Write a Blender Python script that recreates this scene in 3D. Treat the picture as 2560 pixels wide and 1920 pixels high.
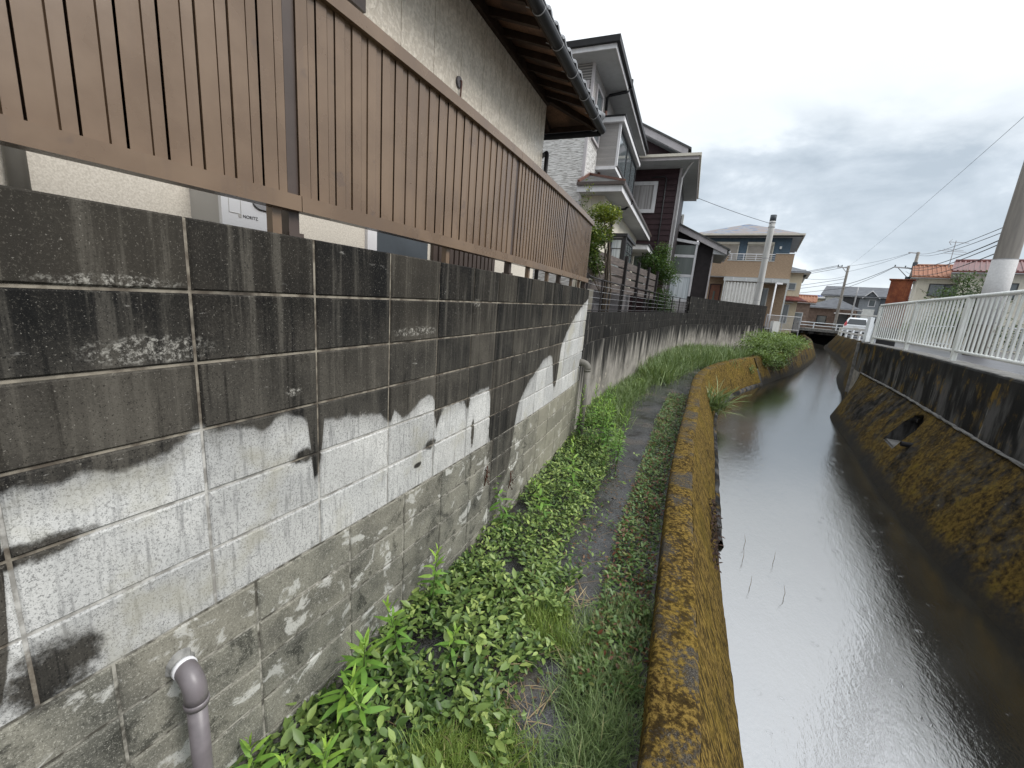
import bpy, bmesh, math, random
import numpy as np
from mathutils import Vector, Matrix
R = math.radians
random.seed(7); rng = np.random.default_rng(7)
for o in list(bpy.data.objects): bpy.data.objects.remove(o)
SC = bpy.context.scene
COL = SC.collection

# ------------------------------------------------------------------ camera
# path level is z = 0; the phone is held 1.85 m above it
CZ = 1.85
PITCH, ROLL, FPX = 0.21292, 0.08019, 414.03
fw = Vector((0, math.cos(PITCH), -math.sin(PITCH))); rt = Vector((1, 0, 0)); up = rt.cross(fw)
cr = rt*math.cos(ROLL) + up*math.sin(ROLL); cu = -rt*math.sin(ROLL) + up*math.cos(ROLL)
cam = bpy.data.cameras.new('camera'); cam.sensor_width = 36; cam.lens = FPX/1024*36
cam.clip_start = 0.02; cam.clip_end = 2000
co = bpy.data.objects.new('camera', cam); COL.objects.link(co)
co.matrix_world = Matrix(((cr.x, cu.x, -fw.x, 0), (cr.y, cu.y, -fw.y, 0), (cr.z, cu.z, -fw.z, CZ), (0, 0, 0, 1)))
SC.camera = co

# ------------------------------------------------------------------ sky, sun, exposure
SUN_AZ, SUN_EL = R(112), R(40)          # azimuth from +Y towards +X
W = bpy.data.worlds.new('World'); SC.world = W; W.use_nodes = True
wt = W.node_tree; wt.nodes.clear()
wo = wt.nodes.new('ShaderNodeOutputWorld'); wb = wt.nodes.new('ShaderNodeBackground')
wt.links.new(wb.outputs[0], wo.inputs[0]); wb.inputs[1].default_value = 0.1
sky = wt.nodes.new('ShaderNodeTexSky'); sky.sky_type = 'NISHITA'; sky.sun_disc = False
sky.sun_elevation = SUN_EL; sky.sun_rotation = SUN_AZ
def wn(t, **k):
    n = wt.nodes.new(t)
    for a, b in k.items(): setattr(n, a, b)
    return n
tc = wn('ShaderNodeTexCoord'); sep = wn('ShaderNodeSeparateXYZ'); wt.links.new(tc.outputs['Generated'], sep.inputs[0])
def wnoise(scale, detail, sc3, loc=(0, 0, 0), rough=.55, dist=0):
    mp = wn('ShaderNodeMapping'); mp.inputs['Scale'].default_value = sc3; mp.inputs['Location'].default_value = loc
    wt.links.new(tc.outputs['Generated'], mp.inputs[0])
    n = wn('ShaderNodeTexNoise'); n.inputs['Scale'].default_value = scale; n.inputs['Detail'].default_value = detail
    n.inputs['Roughness'].default_value = rough; n.inputs['Distortion'].default_value = dist
    wt.links.new(mp.outputs[0], n.inputs['Vector']); return n.outputs['Fac']
def wm(op, a, b=None, c=None):
    n = wn('ShaderNodeMath', operation=op)
    for i, x in enumerate((a, b, c)):
        if x is None: continue
        if isinstance(x, (int, float)): n.inputs[i].default_value = x
        else: wt.links.new(x, n.inputs[i])
    return n.outputs[0]
def wramp(f, stops):
    n = wn('ShaderNodeValToRGB'); e = n.color_ramp.elements
    while len(e) < len(stops): e.new(.5)
    for q, (p, c) in zip(e, stops): q.position = p; q.color = (*c, 1)
    wt.links.new(f, n.inputs[0]); return n.outputs[0]
def wmix(f, a, b, t='MIX'):
    n = wn('ShaderNodeMix', data_type='RGBA', blend_type=t)
    for i, x in ((0, f), (6, a), (7, b)):
        if isinstance(x, (int, float)): n.inputs[i].default_value = x
        elif isinstance(x, tuple): n.inputs[i].default_value = (*x, 1)
        else: wt.links.new(x, n.inputs[i])
    return n.outputs[2]
big = wnoise(1.35, 5, (1, 1, 1.9), (3.4, .9, .0), .5, .15)
fine = wnoise(3.6, 9, (1, 1, 2.1), (1.7, 5.2, .3), .56, .25)
lev = wm('MULTIPLY_ADD', wm('SUBTRACT', big, .5), .30, sep.outputs[2])          # ragged edge of the cloud bank
lev = wm('MULTIPLY_ADD', wm('SUBTRACT', fine, .5), .17, lev)
bank = wramp(lev, [(.245, (0, 0, 0)), (.29, (.5, .5, .5)), (.355, (1, 1, 1))])
dark = wramp(fine, [(.37, (.300, .345, .390)), (.50, (.390, .435, .480)), (.62, (.57, .61, .645))])
low = wramp(sep.outputs[2], [(.0, (.85, .85, .85)), (.12, (0, 0, 0))])
dark = wmix(low, dark, (.50, .54, .57))
high = wramp(big, [(.34, (.545, .58, .605)), (.56, (.62, .645, .66))])
cloud = wmix(bank, dark, high)
zen = wramp(sep.outputs[2], [(.40, (10, 10, 10)), (1.0, (19, 19, 19.5))])       # an overcast sky is brightest overhead
cl10 = wmix(1.0, cloud, zen, 'MULTIPLY')
wt.links.new(wmix(.95, sky.outputs[0], cl10), wb.inputs[0])

sl = bpy.data.lights.new('sun', 'SUN'); sl.energy = 1.5; sl.angle = R(28); sl.color = (1, .975, .94)
so = bpy.data.objects.new('sun', sl); COL.objects.link(so)
sd = Vector((math.sin(SUN_AZ)*math.cos(SUN_EL), math.cos(SUN_AZ)*math.cos(SUN_EL), math.sin(SUN_EL)))
so.rotation_euler = sd.to_track_quat('Z', 'Y').to_euler(); so.location = (8, -6, 20)
vs = SC.view_settings; vs.view_transform = 'Standard'; vs.look = 'None'; vs.gamma = 1; vs.exposure = 0.85
vs.use_curve_mapping = False
SC.render.engine = 'CYCLES'

# ------------------------------------------------------------------ material helper
class G:
    def __init__(s, name):
        s.m = bpy.data.materials.new(name); s.m.use_nodes = True; s.t = s.m.node_tree
        s.b = s.t.nodes['Principled BSDF']
    def nd(s, t, **k):
        n = s.t.nodes.new(t)
        for a, b in k.items(): setattr(n, a, b)
        return n
    def put(s, sock, x):
        if x is None: return
        if isinstance(x, (int, float)): 
            try: sock.default_value = x
            except TypeError: sock.default_value = (x, x, x)
        elif isinstance(x, (tuple, list)):
            x = tuple(x)
            sock.default_value = (*x, 1) if len(x) == 3 and len(sock.default_value) == 4 else x
        else: s.t.links.new(x, sock)
    def pos(s):
        if not hasattr(s, '_p'): s._p = s.nd('ShaderNodeNewGeometry').outputs['Position']
        return s._p
    def obj(s): return s.nd('ShaderNodeTexCoord').outputs['Object']
    def xyz(s, v=None):
        n = s.nd('ShaderNodeSeparateXYZ'); s.put(n.inputs[0], v if v is not None else s.pos()); return n.outputs
    def mp(s, sc=(1, 1, 1), loc=(0, 0, 0), rot=(0, 0, 0), v=None):
        n = s.nd('ShaderNodeMapping'); s.put(n.inputs[0], v if v is not None else s.pos())
        n.inputs['Scale'].default_value = sc; n.inputs['Location'].default_value = loc; n.inputs['Rotation'].default_value = rot
        return n.outputs[0]
    def noise(s, scale, detail=4, rough=.55, v=None, dist=0):
        n = s.nd('ShaderNodeTexNoise'); s.put(n.inputs['Vector'], v if v is not None else s.pos())
        n.inputs['Scale'].default_value = scale; n.inputs['Detail'].default_value = detail
        n.inputs['Roughness'].default_value = rough; n.inputs['Distortion'].default_value = dist
        return n.outputs['Fac']
    def vor(s, scale, v=None, feature='F1', rnd=1, out='Distance'):
        n = s.nd('ShaderNodeTexVoronoi', feature=feature); s.put(n.inputs['Vector'], v if v is not None else s.pos())
        n.inputs['Scale'].default_value = scale; n.inputs['Randomness'].default_value = rnd; return n.outputs[out]
    def ma(s, op, a, b=None, c=None, clamp=False):
        n = s.nd('ShaderNodeMath', operation=op, use_clamp=clamp)
        for i, x in enumerate((a, b, c)): s.put(n.inputs[i], x)
        return n.outputs[0]
    def sm(s, x, a, b, c=0., d=1.):
        n = s.nd('ShaderNodeMapRange', interpolation_type='SMOOTHSTEP'); s.put(n.inputs[0], x)
        for i, q in zip((1, 2, 3, 4), (a, b, c, d)): n.inputs[i].default_value = q
        return n.outputs[0]
    def mix(s, f, a, b, t='MIX'):
        n = s.nd('ShaderNodeMix', data_type='RGBA', blend_type=t)
        s.put(n.inputs[0], f); s.put(n.inputs[6], a); s.put(n.inputs[7], b); return n.outputs[2]
    def ramp(s, f, st):
        n = s.nd('ShaderNodeValToRGB'); e = n.color_ramp.elements
        while len(e) < len(st): e.new(.5)
        for q, (p, c) in zip(e, st): q.position = p; q.color = (*c, 1)
        s.put(n.inputs[0], f); return n.outputs[0]
    def rnd(s): return s.nd('ShaderNodeObjectInfo').outputs['Random']
    def col(s, c): s.put(s.b.inputs['Base Color'], c); return s
    def rough(s, r): s.put(s.b.inputs['Roughness'], r); return s
    def spec(s, r): s.put(s.b.inputs['Specular IOR Level'], r); return s
    def bump(s, h, st=.4, d=.01):
        n = s.nd('ShaderNodeBump'); n.inputs['Strength'].default_value = st; n.inputs['Distance'].default_value = d
        s.put(n.inputs['Height'], h)
        if hasattr(s, '_bn'): s.put(n.inputs['Normal'], s._bn)
        s._bn = n.outputs[0]; s.put(s.b.inputs['Normal'], s._bn); return s

def plain(name, c, rough=.6, var=.25, scale=6., bump=0., bscale=60., dirt=.0, metal=0., rndv=0.):
    g = G(name)
    a = tuple(x*(1-var) for x in c); b = tuple(min(1, x*(1+var*.7)) for x in c)
    q = g.ramp(g.noise(scale, 5), [(.3, a), (.7, b)])
    if dirt:
        st = g.noise(1, 5, .6, g.mp((9, 9, .9)))
        q = g.mix(g.ma('MULTIPLY', g.sm(st, .48, .72), dirt), q, tuple(x*.35 for x in c))
    if rndv: q = g.mix(g.ma('MULTIPLY', g.rnd(), rndv), q, tuple(x*.45 for x in c))
    g.col(q).rough(rough).spec(.5 if rough < .5 else .2); g.b.inputs['Metallic'].default_value = metal
    if bump: g.bump(g.noise(bscale, 3), bump, .004)
    return g.m
M = {}

# the stained garden wall -------------------------------------------------
WD = (0.43399, 0.90092)            # wall direction
W0 = (-0.90195, 1.15344)
def wall_s(g):
    x, y, z = g.xyz()
    s = g.ma('ADD', g.ma('MULTIPLY', g.ma('SUBTRACT', x, W0[0]), WD[0]), g.ma('MULTIPLY', g.ma('SUBTRACT', y, W0[1]), WD[1]))
    return s, g.ma('SUBTRACT', z, CZ)
EDGE = [(-1.6, -1.02), (-.47, -1.02), (-.43, -.95), (-.405, -.53), (-.385, -.515), (-.305, -.525), (-.265, -.512), (-.195, -.53), (-.125, -.531), (-.045, -.495), (0.005, -.466), (.015, -.49),
        (.08, -.494), (.14, -.495), (.185, -.526), (.235, -.486), (.305, -.502), (.345, -.525), (.36, -.66), (.385, -.78), (.405, -.70), (.425, -.55), (.565, -.566), (.755, -.611), (.80, -.65), (.81, -.585), (.89, -.645), (1.11, -.568), (1.165, -.72), (1.19, -.79), (1.205, -.70),
        (1.455, -.678), (1.52, -.74), (1.55, -.66), (1.79, -.649), (1.85, -1.02), (2.0, -1.25), (2.155, -1.487), (2.275, -1.33), (2.32, -1.05), (2.455, -.808), (2.76, -.651), (3.1, -.566), (3.3, -.80), (3.40, -.93), (3.50, -.52), (3.75, -.33), (3.95, -.225), (4.3, -.10), (4.8, .05)]
def stain(g, mortar=False):
    s, h = wall_s(g)
    fc = g.nd('ShaderNodeFloatCurve'); cv = fc.mapping.curves[0]
    pts = [((a+1.6)/6.4, (b+1.7)/2.0) for a, b in EDGE]
    while len(cv.points) < len(pts): cv.points.new(.5, .5)
    for q, (a, b) in zip(cv.points, pts): q.location = (a, b); q.handle_type = 'AUTO_CLAMPED'
    fc.mapping.update()
    g.put(fc.inputs['Value'], g.ma('DIVIDE', g.ma('ADD', s, 1.6), 6.4))
    hb = g.ma('SUBTRACT', g.ma('MULTIPLY', fc.outputs[0], 2.0), 1.7)
    wob = g.ma('MULTIPLY', g.ma('SUBTRACT', g.noise(8, 6, .68), .5), .085)
    d = g.ma('ADD', g.ma('SUBTRACT', h, hb), wob)
    darkm = g.ma('MAXIMUM', g.ma('MULTIPLY', g.sm(d, -.075, .03), .42), g.sm(d, -.014, .022))
    fine = g.ma('MULTIPLY_ADD', g.noise(330, 2, .7), .5, g.ma('MULTIPLY', g.noise(130, 3, .7), .5)); mid = g.noise(34, 5, .65)
    def blob(s0, h0, rs, rh, k=.5):
        d2 = g.ma('ADD', g.ma('POWER', g.ma('DIVIDE', g.ma('SUBTRACT', s, s0), rs), 2), g.ma('POWER', g.ma('DIVIDE', g.ma('SUBTRACT', h, h0), rh), 2))
        return g.sm(g.ma('ADD', d2, g.ma('MULTIPLY', g.ma('SUBTRACT', g.noise(16, 5, .7), .5), 3.4)), 1.6, .35)
    for b in ((-.365, -.99, .085, .09), (-.36, -.66, .09, .03), (.34, -.655, .06, .03), (1.13, -.845, .05, .03), (1.02, -.935, .03, .015), (2.02, -1.05, .17, .50), (1.60, -.90, .02, .10)): darkm = g.ma('MAXIMUM', darkm, blob(*b))
    veryb = g.ma('MAXIMUM', blob(2.03, -.95, .17, .62), g.sm(g.noise(1.7, 4, .6, g.mp((1, 1, .35), (5, 1, 0))), .54, .66))
    streak = g.noise(1, 6, .68, g.mp((19, 19, 1.0))); blot = g.noise(4.2, 6, .6)
    # weathered black
    top = g.sm(h, -.42, -.02)
    bl = g.mix(g.sm(blot, .35, .68), (.021, .019, .0165), (.007, .0072, .0075))
    lo = g.mix(g.sm(blot, .3, .7), (.072, .066, .056), (.031, .029, .026))
    bl = g.mix(top, lo, bl); bl = g.mix(g.ma('MULTIPLY', veryb, .55), bl, (.014, .014, .0145))
    bl = g.mix(g.ma('MULTIPLY', g.sm(streak, .50, .64), .62), bl, (.098, .090, .076))
    bl = g.mix(g.ma('MULTIPLY', g.sm(streak, .46, .36), .8), bl, (.007, .007, .0072))
    bl = g.mix(g.ma('MULTIPLY', g.sm(fine, .54, .66), .55), bl, (.125, .115, .096)); bl = g.mix(g.sm(fine, .46, .36), bl, (.007, .007, .007))
    bl = g.mix(g.ma('MULTIPLY', g.sm(mid, .62, .74), .5), bl, (.010, .010, .010))
    spk = g.sm(g.noise(190, 2, .6, g.mp((1, 1, 1), (2, 5, 3))), .66, .74); bl = g.mix(g.ma('MULTIPLY', spk, .8), bl, (.25, .235, .205))
    eff = g.ma('MULTIPLY', g.ma('MULTIPLY', g.sm(mid, .3, .7), .6), g.sm(g.noise(9, 6, .7, g.mp((1, 1, 3.2), (3, 7, 1))), .655, .70), g.sm(mid, .42, .55))
    bl = g.mix(g.ma('MULTIPLY', eff, .8), bl, (.50, .48, .44))
    for b in ((-.16, -.045, .12, .016), (-.10, -.215, .13, .035), (.97, -.215, .15, .022), (1.55, -.07, .05, .02), (.30, -.40, .03, .015), (.62, -.60, .05, .05)): bl = g.mix(g.ma('MULTIPLY', blob(*b), g.sm(g.noise(70, 4, .75), .46, .66)), bl, (.34, .325, .29))
    # lime-whitened clean blocks
    wh = g.mix(g.sm(blot, .3, .7), (.63, .625, .60), (.50, .50, .485))
    wh = g.mix(g.ma('MULTIPLY', g.sm(fine, .51, .40), .85), wh, (.20, .20, .195))
    wh = g.mix(g.ma('MULTIPLY', g.sm(g.noise(1, 5, .6, g.mp((70, 70, 7))), .5, .3), .7), wh, (.24, .24, .235))
    wh = g.mix(g.ma('MULTIPLY', g.sm(g.noise(2.6, 4, .6, g.mp((1, 1, 1), (9, 2, 4))), .52, .66), .6), wh, (.40, .38, .30))
    q = g.mix(darkm, wh, bl)
    # footing courses: olive grey with pale run-off patches
    ft = g.mix(g.sm(blot, .34, .66), (.235, .225, .185), (.105, .103, .088))
    diag = g.noise(1, 6, .65, g.mp((7, 7, 8), (0, 0, 0), (0, .3, 0)), .5)
    ft = g.mix(g.ma('MULTIPLY', g.sm(diag, .56, .63), .85), ft, (.52, .515, .48))
    ft = g.mix(g.ma('MULTIPLY', g.sm(diag, .44, .34), .8), ft, (.040, .040, .034))
    ft = g.mix(g.ma('MULTIPLY', g.sm(fine, .53, .62), .55), ft, (.50, .485, .42)); ft = g.mix(g.sm(fine, .45, .34), ft, (.035, .035, .03))
    ft = g.mix(g.ma('MULTIPLY', g.sm(streak, .34, .22), .7), ft, (.03, .03, .027))
    ft = g.mix(g.ma('MULTIPLY', darkm, .85), ft, bl)
    ft = g.mix(g.ma('MULTIPLY', g.sm(s, 2.2, 3.4), .6), ft, (.30, .285, .22))
    foot = g.sm(h, -1.055, -1.065)
    q = g.mix(foot, q, ft)
    return q, darkm, foot, fine, mid
g = G('weathered_concrete_block'); q, dm, ftm, fi, mi = stain(g)
rv = g.rnd(); q = g.mix(g.ma('MULTIPLY', g.sm(rv, .4, 1), .30), q, (.018, .018, .017), 'MIX'); q = g.mix(g.ma('MULTIPLY', g.sm(rv, .5, 0), .16), q, (.16, .14, .11), 'MIX')
g.col(q).rough(.85).spec(.08).bump(fi, .35, .003).bump(mi, .3, .004); M['block'] = g.m
g = G('wall_mortar'); q, dm, ftm, fi, mi = stain(g)
nz = g.noise(18, 4, .6)
mo = g.mix(g.sm(nz, .35, .65), (.105, .088, .070), (.29, .26, .21)); mo = g.mix(g.ma('MULTIPLY', g.sm(g.noise(5, 3), .55, .68), .8), mo, (.03, .028, .026))
wl = g.mix(g.sm(nz, .4, .6), (.25, .24, .22), (.48, .47, .44))
q2 = g.mix(dm, wl, mo); q2 = g.mix(ftm, q2, g.mix(g.sm(nz, .38, .62), (.075, .070, .058), (.36, .345, .30)))
g.col(q2).rough(.9).spec(.08).bump(nz, .4, .004); M['mortar'] = g.m

# second retaining wall ----------------------------------------------------
g = G('streaked_concrete'); x, y, z = g.xyz()
st = g.noise(1, 6, .62, g.mp((3.6, 3.6, .22))); st2 = g.noise(1, 5, .6, g.mp((11, 11, .45), (4, 1, 0))); bl = g.noise(2.6, 6, .65); fi = g.noise(120, 2)
hh = g.ma('ADD', g.ma('DIVIDE', z, 1.25), g.ma('MULTIPLY', g.ma('SUBTRACT', st, .5), 1.9))
dk = g.sm(hh, .34, .88)
pale = g.mix(g.sm(bl, .35, .65), (.30, .28, .25), (.17, .16, .14))
pale = g.mix(g.ma('MULTIPLY', g.sm(bl, .60, .68), .8), pale, (.40, .36, .31))
drk = g.mix(g.sm(st2, .4, .7), (.014, .0135, .013), (.042, .039, .035))
q = g.mix(dk, pale, drk); q = g.mix(g.ma('MULTIPLY', g.sm(st2, .60, .72), .6), q, (.36, .34, .30)); q = g.mix(g.ma('MULTIPLY', g.sm(st2, .36, .25), .6), q, (.018, .017, .016))
g.col(q).rough(.8).spec(.1).bump(fi, .25, .004).bump(bl, .3, .01); M['w2'] = g.m
g = G('blackened_block'); st = g.noise(1, 5, .6, g.mp((12, 12, 1.2))); bl = g.noise(6, 6, .65)
q = g.mix(g.sm(st, .45, .75), (.013, .0125, .012), (.052, .048, .042)); q = g.mix(g.ma('MULTIPLY', g.sm(bl, .62, .70), .6), q, (.28, .27, .24))
q = g.mix(g.ma('MULTIPLY', g.rnd(), .35), q, (.034, .032, .030)); g.col(q).rough(.85).spec(.08).bump(g.noise(150, 2), .3, .004); M['blackblock'] = g.m
M['mortar2'] = plain('dark_mortar', (.055, .05, .044), .9, .5, 10)

# moss-covered parapet -------------------------------------------------------
def moss_mat(name, amount=.5, low=-.62, dirs=(30, 30, 30), dim=0.):
    g = G(name); x, y, z = g.xyz()
    f1 = g.noise(1, 6, .72, g.mp(dirs)); b1 = g.noise(3.3, 6, .65); b2 = g.noise(1.4, 5, .6, g.mp((1, 1, 1), (6, 2, 1))); fi = g.noise(170, 2, .7)
    conc = g.mix(g.sm(fi, .35, .65), (.020, .018, .016), (.095, .086, .074)); conc = g.mix(g.sm(g.vor(95), .12, .06), conc, (.40, .38, .34))
    ms = g.mix(g.sm(f1, .42, .60), (.030, .020, .006), (.245, .165, .043)); ms = g.mix(g.ma('MULTIPLY', g.sm(fi, .55, .75), .5), ms, (.36, .26, .06))
    ms = g.mix(g.ma('MULTIPLY', g.sm(b2, .45, .7), .5), ms, (.24, .17, .022)); ms = g.mix(g.sm(f1, .42, .32), ms, (.014, .011, .006)); sk = g.noise(1, 5, .65, g.mp((20, 20, 1.7))); ms = g.mix(g.ma('MULTIPLY', g.sm(sk, .50, .60), .85), ms, (.022, .017, .006)); ms = g.mix(g.ma('MULTIPLY', g.sm(b2, .56, .66), .6), ms, (.06, .045, .012))
    ms = g.mix(dim, ms, (.045, .022, .008))
    cov = g.sm(g.ma('ADD', g.ma('MULTIPLY', b1, .75), g.ma('MULTIPLY', f1, .35)), .62-amount*.3, .74-amount*.3)
    q = g.mix(cov, conc, ms)
    wet = g.sm(g.ma('ADD', z, g.ma('MULTIPLY', b1, .12)), low+.02, low-.05)
    q = g.mix(wet, q, (.045, .042, .038))
    g.col(q); g.rough(g.ma('SUBTRACT', .95, g.ma('MULTIPLY', wet, .45))).spec(.08)
    g.bump(f1, .8, .012).bump(fi, .5, .006); return g.m
M['moss_top'] = moss_mat('moss_on_parapet_top', .60, -5, (42, 42, 42), .24)
M['moss_side'] = moss_mat('moss_on_parapet_side', .92, -.60, (46, 46, 8), .12)
g = G('moss_on_embankment'); x, y, z = g.xyz()
f1 = g.noise(18, 6, .72); b1 = g.noise(1.1, 6, .62, g.mp((1.2, 1.2, .7), (2.3, 1.1, 0)), .4); b2 = g.noise(5.5, 5, .65); fi = g.noise(120, 2, .7)
conc = g.mix(g.sm(b2, .38, .62), (.007, .0068, .0065), (.042, .039, .035)); conc = g.mix(g.ma('MULTIPLY', g.sm(b2, .64, .70), .6), conc, (.22, .205, .18))
ms = g.mix(g.sm(f1, .32, .68), (.022, .014, .005), (.135, .090, .023)); ms = g.mix(g.ma('MULTIPLY', g.sm(b2, .5, .7), .6), ms, (.145, .105, .016))
cov = g.sm(g.ma('ADD', g.ma('MULTIPLY', b1, .75), g.ma('MULTIPLY', g.noise(9, 7, .75), .35)), .46, .64)
q = g.mix(cov, conc, ms); wet = g.sm(g.ma('ADD', z, g.ma('MULTIPLY', b2, .25)), -.32, -.52); q = g.mix(g.ma('MULTIPLY', wet, .88), q, (.026, .025, .023))
g.col(q).rough(.9).spec(.08).bump(f1, .7, .012).bump(fi, .5, .006); M['moss_bank'] = g.m
g = G('blackened_embankment'); x, y, z = g.xyz()
st = g.noise(1, 6, .6, g.mp((2.6, 2.6, .9))); st2 = g.noise(1, 6, .62, g.mp((9, 9, .8), (3, 0, 0)), .3); b = g.noise(3, 6, .65)
q = g.mix(g.sm(st, .42, .60), (.008, .008, .008), (.075, .073, .071)); q = g.mix(g.ma('MULTIPLY', g.sm(st2, .60, .70), .6), q, (.26, .255, .24)); q = g.mix(g.ma('MULTIPLY', g.sm(st2, .42, .32), .7), q, (.008, .008, .008))
tp = g.sm(g.ma('ADD', z, g.ma('MULTIPLY', st2, .55)), 1.15, 1.5); q = g.mix(g.ma('MULTIPLY', tp, .85), q, (.014, .014, .013))
q = g.mix(g.ma('MULTIPLY', g.sm(b, .52, .64), g.ma('MULTIPLY', g.sm(st2, .42, .6), .75)), q, (.17, .105, .016))
g.col(q).rough(.75).spec(.12).bump(b, .4, .012).bump(g.noise(90, 2), .3, .004); M['bank_wall'] = g.m
M['coping'] = plain('worn_coping', (.17, .165, .155), .7, .5, 7, .3, 80, .4)

# water -----------------------------------------------------------------------
g = G('stream_water'); x, y, z = g.xyz()
flow = g.mp((1, 1, 1), (0, 0, 0), (0, 0, R(-62)))
r1 = g.noise(1, 4, .6, g.mp((7, 16, 1), v=flow)); r2 = g.noise(1, 3, .6, g.mp((30, 46, 1), v=flow)); r3 = g.noise(1, 3, .55, g.mp((1.4, 3.4, 1), v=flow))
def rings(scale, off, freq):
    v = g.mp((scale, scale, 0), off); dd = g.vor(1, v); cc = g.vor(1, v, out='Color')
    sep = g.nd('ShaderNodeSeparateColor'); g.put(sep.inputs[0], cc)
    rad = g.ma('MULTIPLY_ADD', sep.outputs[0], .16, .01)
    on = g.ma('GREATER_THAN', sep.outputs[1], .45)
    w = g.ma('SINE', g.ma('MULTIPLY', g.ma('SUBTRACT', dd, rad), freq))
    env = g.ma('MULTIPLY', g.sm(g.ma('ABSOLUTE', g.ma('SUBTRACT', dd, rad)), .075, .0), on)
    return g.ma('MULTIPLY', w, env)
rg = g.ma('ADD', rings(4.6, (0, 0, 0), 110), rings(6.6, (.37, .71, 0), 110))
bed = g.noise(2.2, 6, .6); bed2 = g.noise(22, 4, .6)
q = g.mix(g.sm(bed, .35, .65), (.026, .024, .018), (.014, .012, .008)); q = g.mix(g.ma('MULTIPLY', g.sm(bed2, .52, .66), .5), q, (.012, .011, .008))
g.col(q).rough(.085); g.b.inputs['IOR'].default_value = 4.8
g.bump(r3, .07, .03).bump(r1, .13, .014).bump(r2, .20, .006).bump(rg, .12, .004); M['water'] = g.m

# ground ------------------------------------------------------------------------
g = G('wet_asphalt_path'); b = g.noise(1.7, 5, .6); f = g.noise(140, 2, .7); f2 = g.noise(60, 3)
q = g.mix(g.sm(f, .35, .7), (.018, .018, .019), (.095, .094, .093)); q = g.mix(g.ma('MULTIPLY', g.sm(b, .50, .62), .55), q, (.085, .068, .052)); q = g.mix(g.ma('MULTIPLY', g.sm(b, .44, .36), .8), q, (.012, .008, .007))
g.col(q).rough(g.sm(b, .3, .7, .10, .30)).spec(.65).bump(f, .45, .004).bump(f2, .3, .006); M['path'] = g.m
M['road'] = plain('wet_road_asphalt', (.095, .095, .105), .32, .35, 3, .5, 70)
M['soil'] = plain('garden_soil', (.10, .08, .06), .9, .4, 3, .4, 30)
M['bed'] = plain('stream_bed', (.06, .055, .045), .8, .4, 2)
M['far_ground'] = plain('far_ground', (.12, .115, .10), .9, .3, .2)

# house materials --------------------------------------------------------------
g = G('beige_stucco_panel'); a = g.noise(26, 6, .62, None, .5); b = g.noise(1, 4, .6, g.mp((14, 14, 4)))
q = g.mix(g.sm(a, .45, .6), (.60, .53, .43), (.77, .69, .575)); g.col(q).rough(g.sm(b, .45, .55, .42, .26)).spec(.7).bump(g.sm(a, .42, .58), .35, .008).bump(g.noise(180, 2), .2, .003); M['stucco'] = g.m
g = G('rough_stucco'); a = g.noise(120, 4, .65); q = g.mix(g.sm(a, .36, .64), (.52, .475, .405), (.66, .61, .53)); g.col(q).rough(.85).bump(a, .45, .005); M['stucco2'] = g.m
g = G('brown_painted_steel'); st = g.noise(1, 4, .6, g.mp((18, 18, 1.2))); b = g.noise(3, 5); drops = g.sm(g.vor(210), .16, .05)
q = g.mix(g.sm(b, .35, .65), (.128, .081, .048), (.172, .113, .069)); q = g.mix(g.ma('MULTIPLY', g.sm(st, .5, .75), .35), q, (.105, .07, .05)); q = g.mix(g.ma('MULTIPLY', g.sm(g.noise(1, 3, .6, g.mp((7, 7, 7))), .66, .72), .5), q, (.09, .06, .045))
g.col(q).rough(g.sm(b, .3, .7, .22, .36)).spec(.6).bump(drops, .10, .002); M['brown'] = g.m
M['brown_dark'] = plain('dark_brown_steel', (.060, .042, .034), .4, .3, 5)
M['rafter'] = plain('dark_rafter_wood', (.040, .025, .017), .7, .35, 12)
g = G('eave_board_wood'); a = g.noise(1, 5, .6, g.mp((60, 60, 60))); b = g.noise(3, 4); q = g.mix(g.sm(a, .35, .65), (.12, .062, .034), (.20, .108, .060)); q = g.mix(g.sm(b, .4, .65), q, (.05, .028, .017)); g.col(q).rough(.75); M['eave'] = g.m
M['gutter'] = plain('black_gutter', (.016, .0155, .017), .5, .3, 5, 0, 0, .2)
M['tile'] = plain('silver_grey_roof_tile', (.20, .205, .215), .4, .3, 6)
g = G('rippled_grey_siding'); v = g.mp((6, 6, 48), v=g.obj()); w = g.noise(1, 3, .55, v, .5)
q = g.mix(g.sm(w, .36, .58), (.33, .315, .295), (.66, .645, .625)); g.col(q).rough(.7).bump(w, .9, .03); M['siding2'] = g.m
g = G('grey_brick_siding'); br = g.nd('ShaderNodeTexBrick'); g.put(br.inputs['Vector'], g.mp((1, 1, 1), v=g.obj(), rot=(R(90), 0, 0))); br.inputs['Scale'].default_value = 9
br.inputs['Color1'].default_value = (.36, .335, .32, 1); br.inputs['Color2'].default_value = (.29, .275, .265, 1); br.inputs['Mortar'].default_value = (.13, .125, .12, 1); g.col(br.outputs['Color']).rough(.75).bump(g.noise(40, 4), .5, .01); M['siding2b'] = g.m
M['soffit'] = plain('grey_soffit', (.46, .47, .48), .7, .1, 2, 0, 0, .15)
M['white_trim'] = plain('white_trim', (.66, .65, .66), .5, .12, 3, 0, 0, .18)
M['grey_trim'] = plain('pale_grey_trim', (.46, .43, .435), .5, .12, 3, 0, 0, .2)
M['darkside'] = plain('dark_plum_siding', (.050, .027, .030), .55, .25, 5, .3, 50, 0, 0, .25)
M['darkside2'] = plain('black_brown_siding', (.026, .021, .022), .55, .25, 5)
M['copper'] = plain('copper_brown_trim', (.145, .075, .058), .5, .25, 5)
M['shingle'] = plain('dark_grey_shingle', (.085, .085, .083), .6, .35, 6, .3, 40)
M['black_trim'] = plain('black_trim', (.022, .021, .023), .4, .2, 4)
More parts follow.
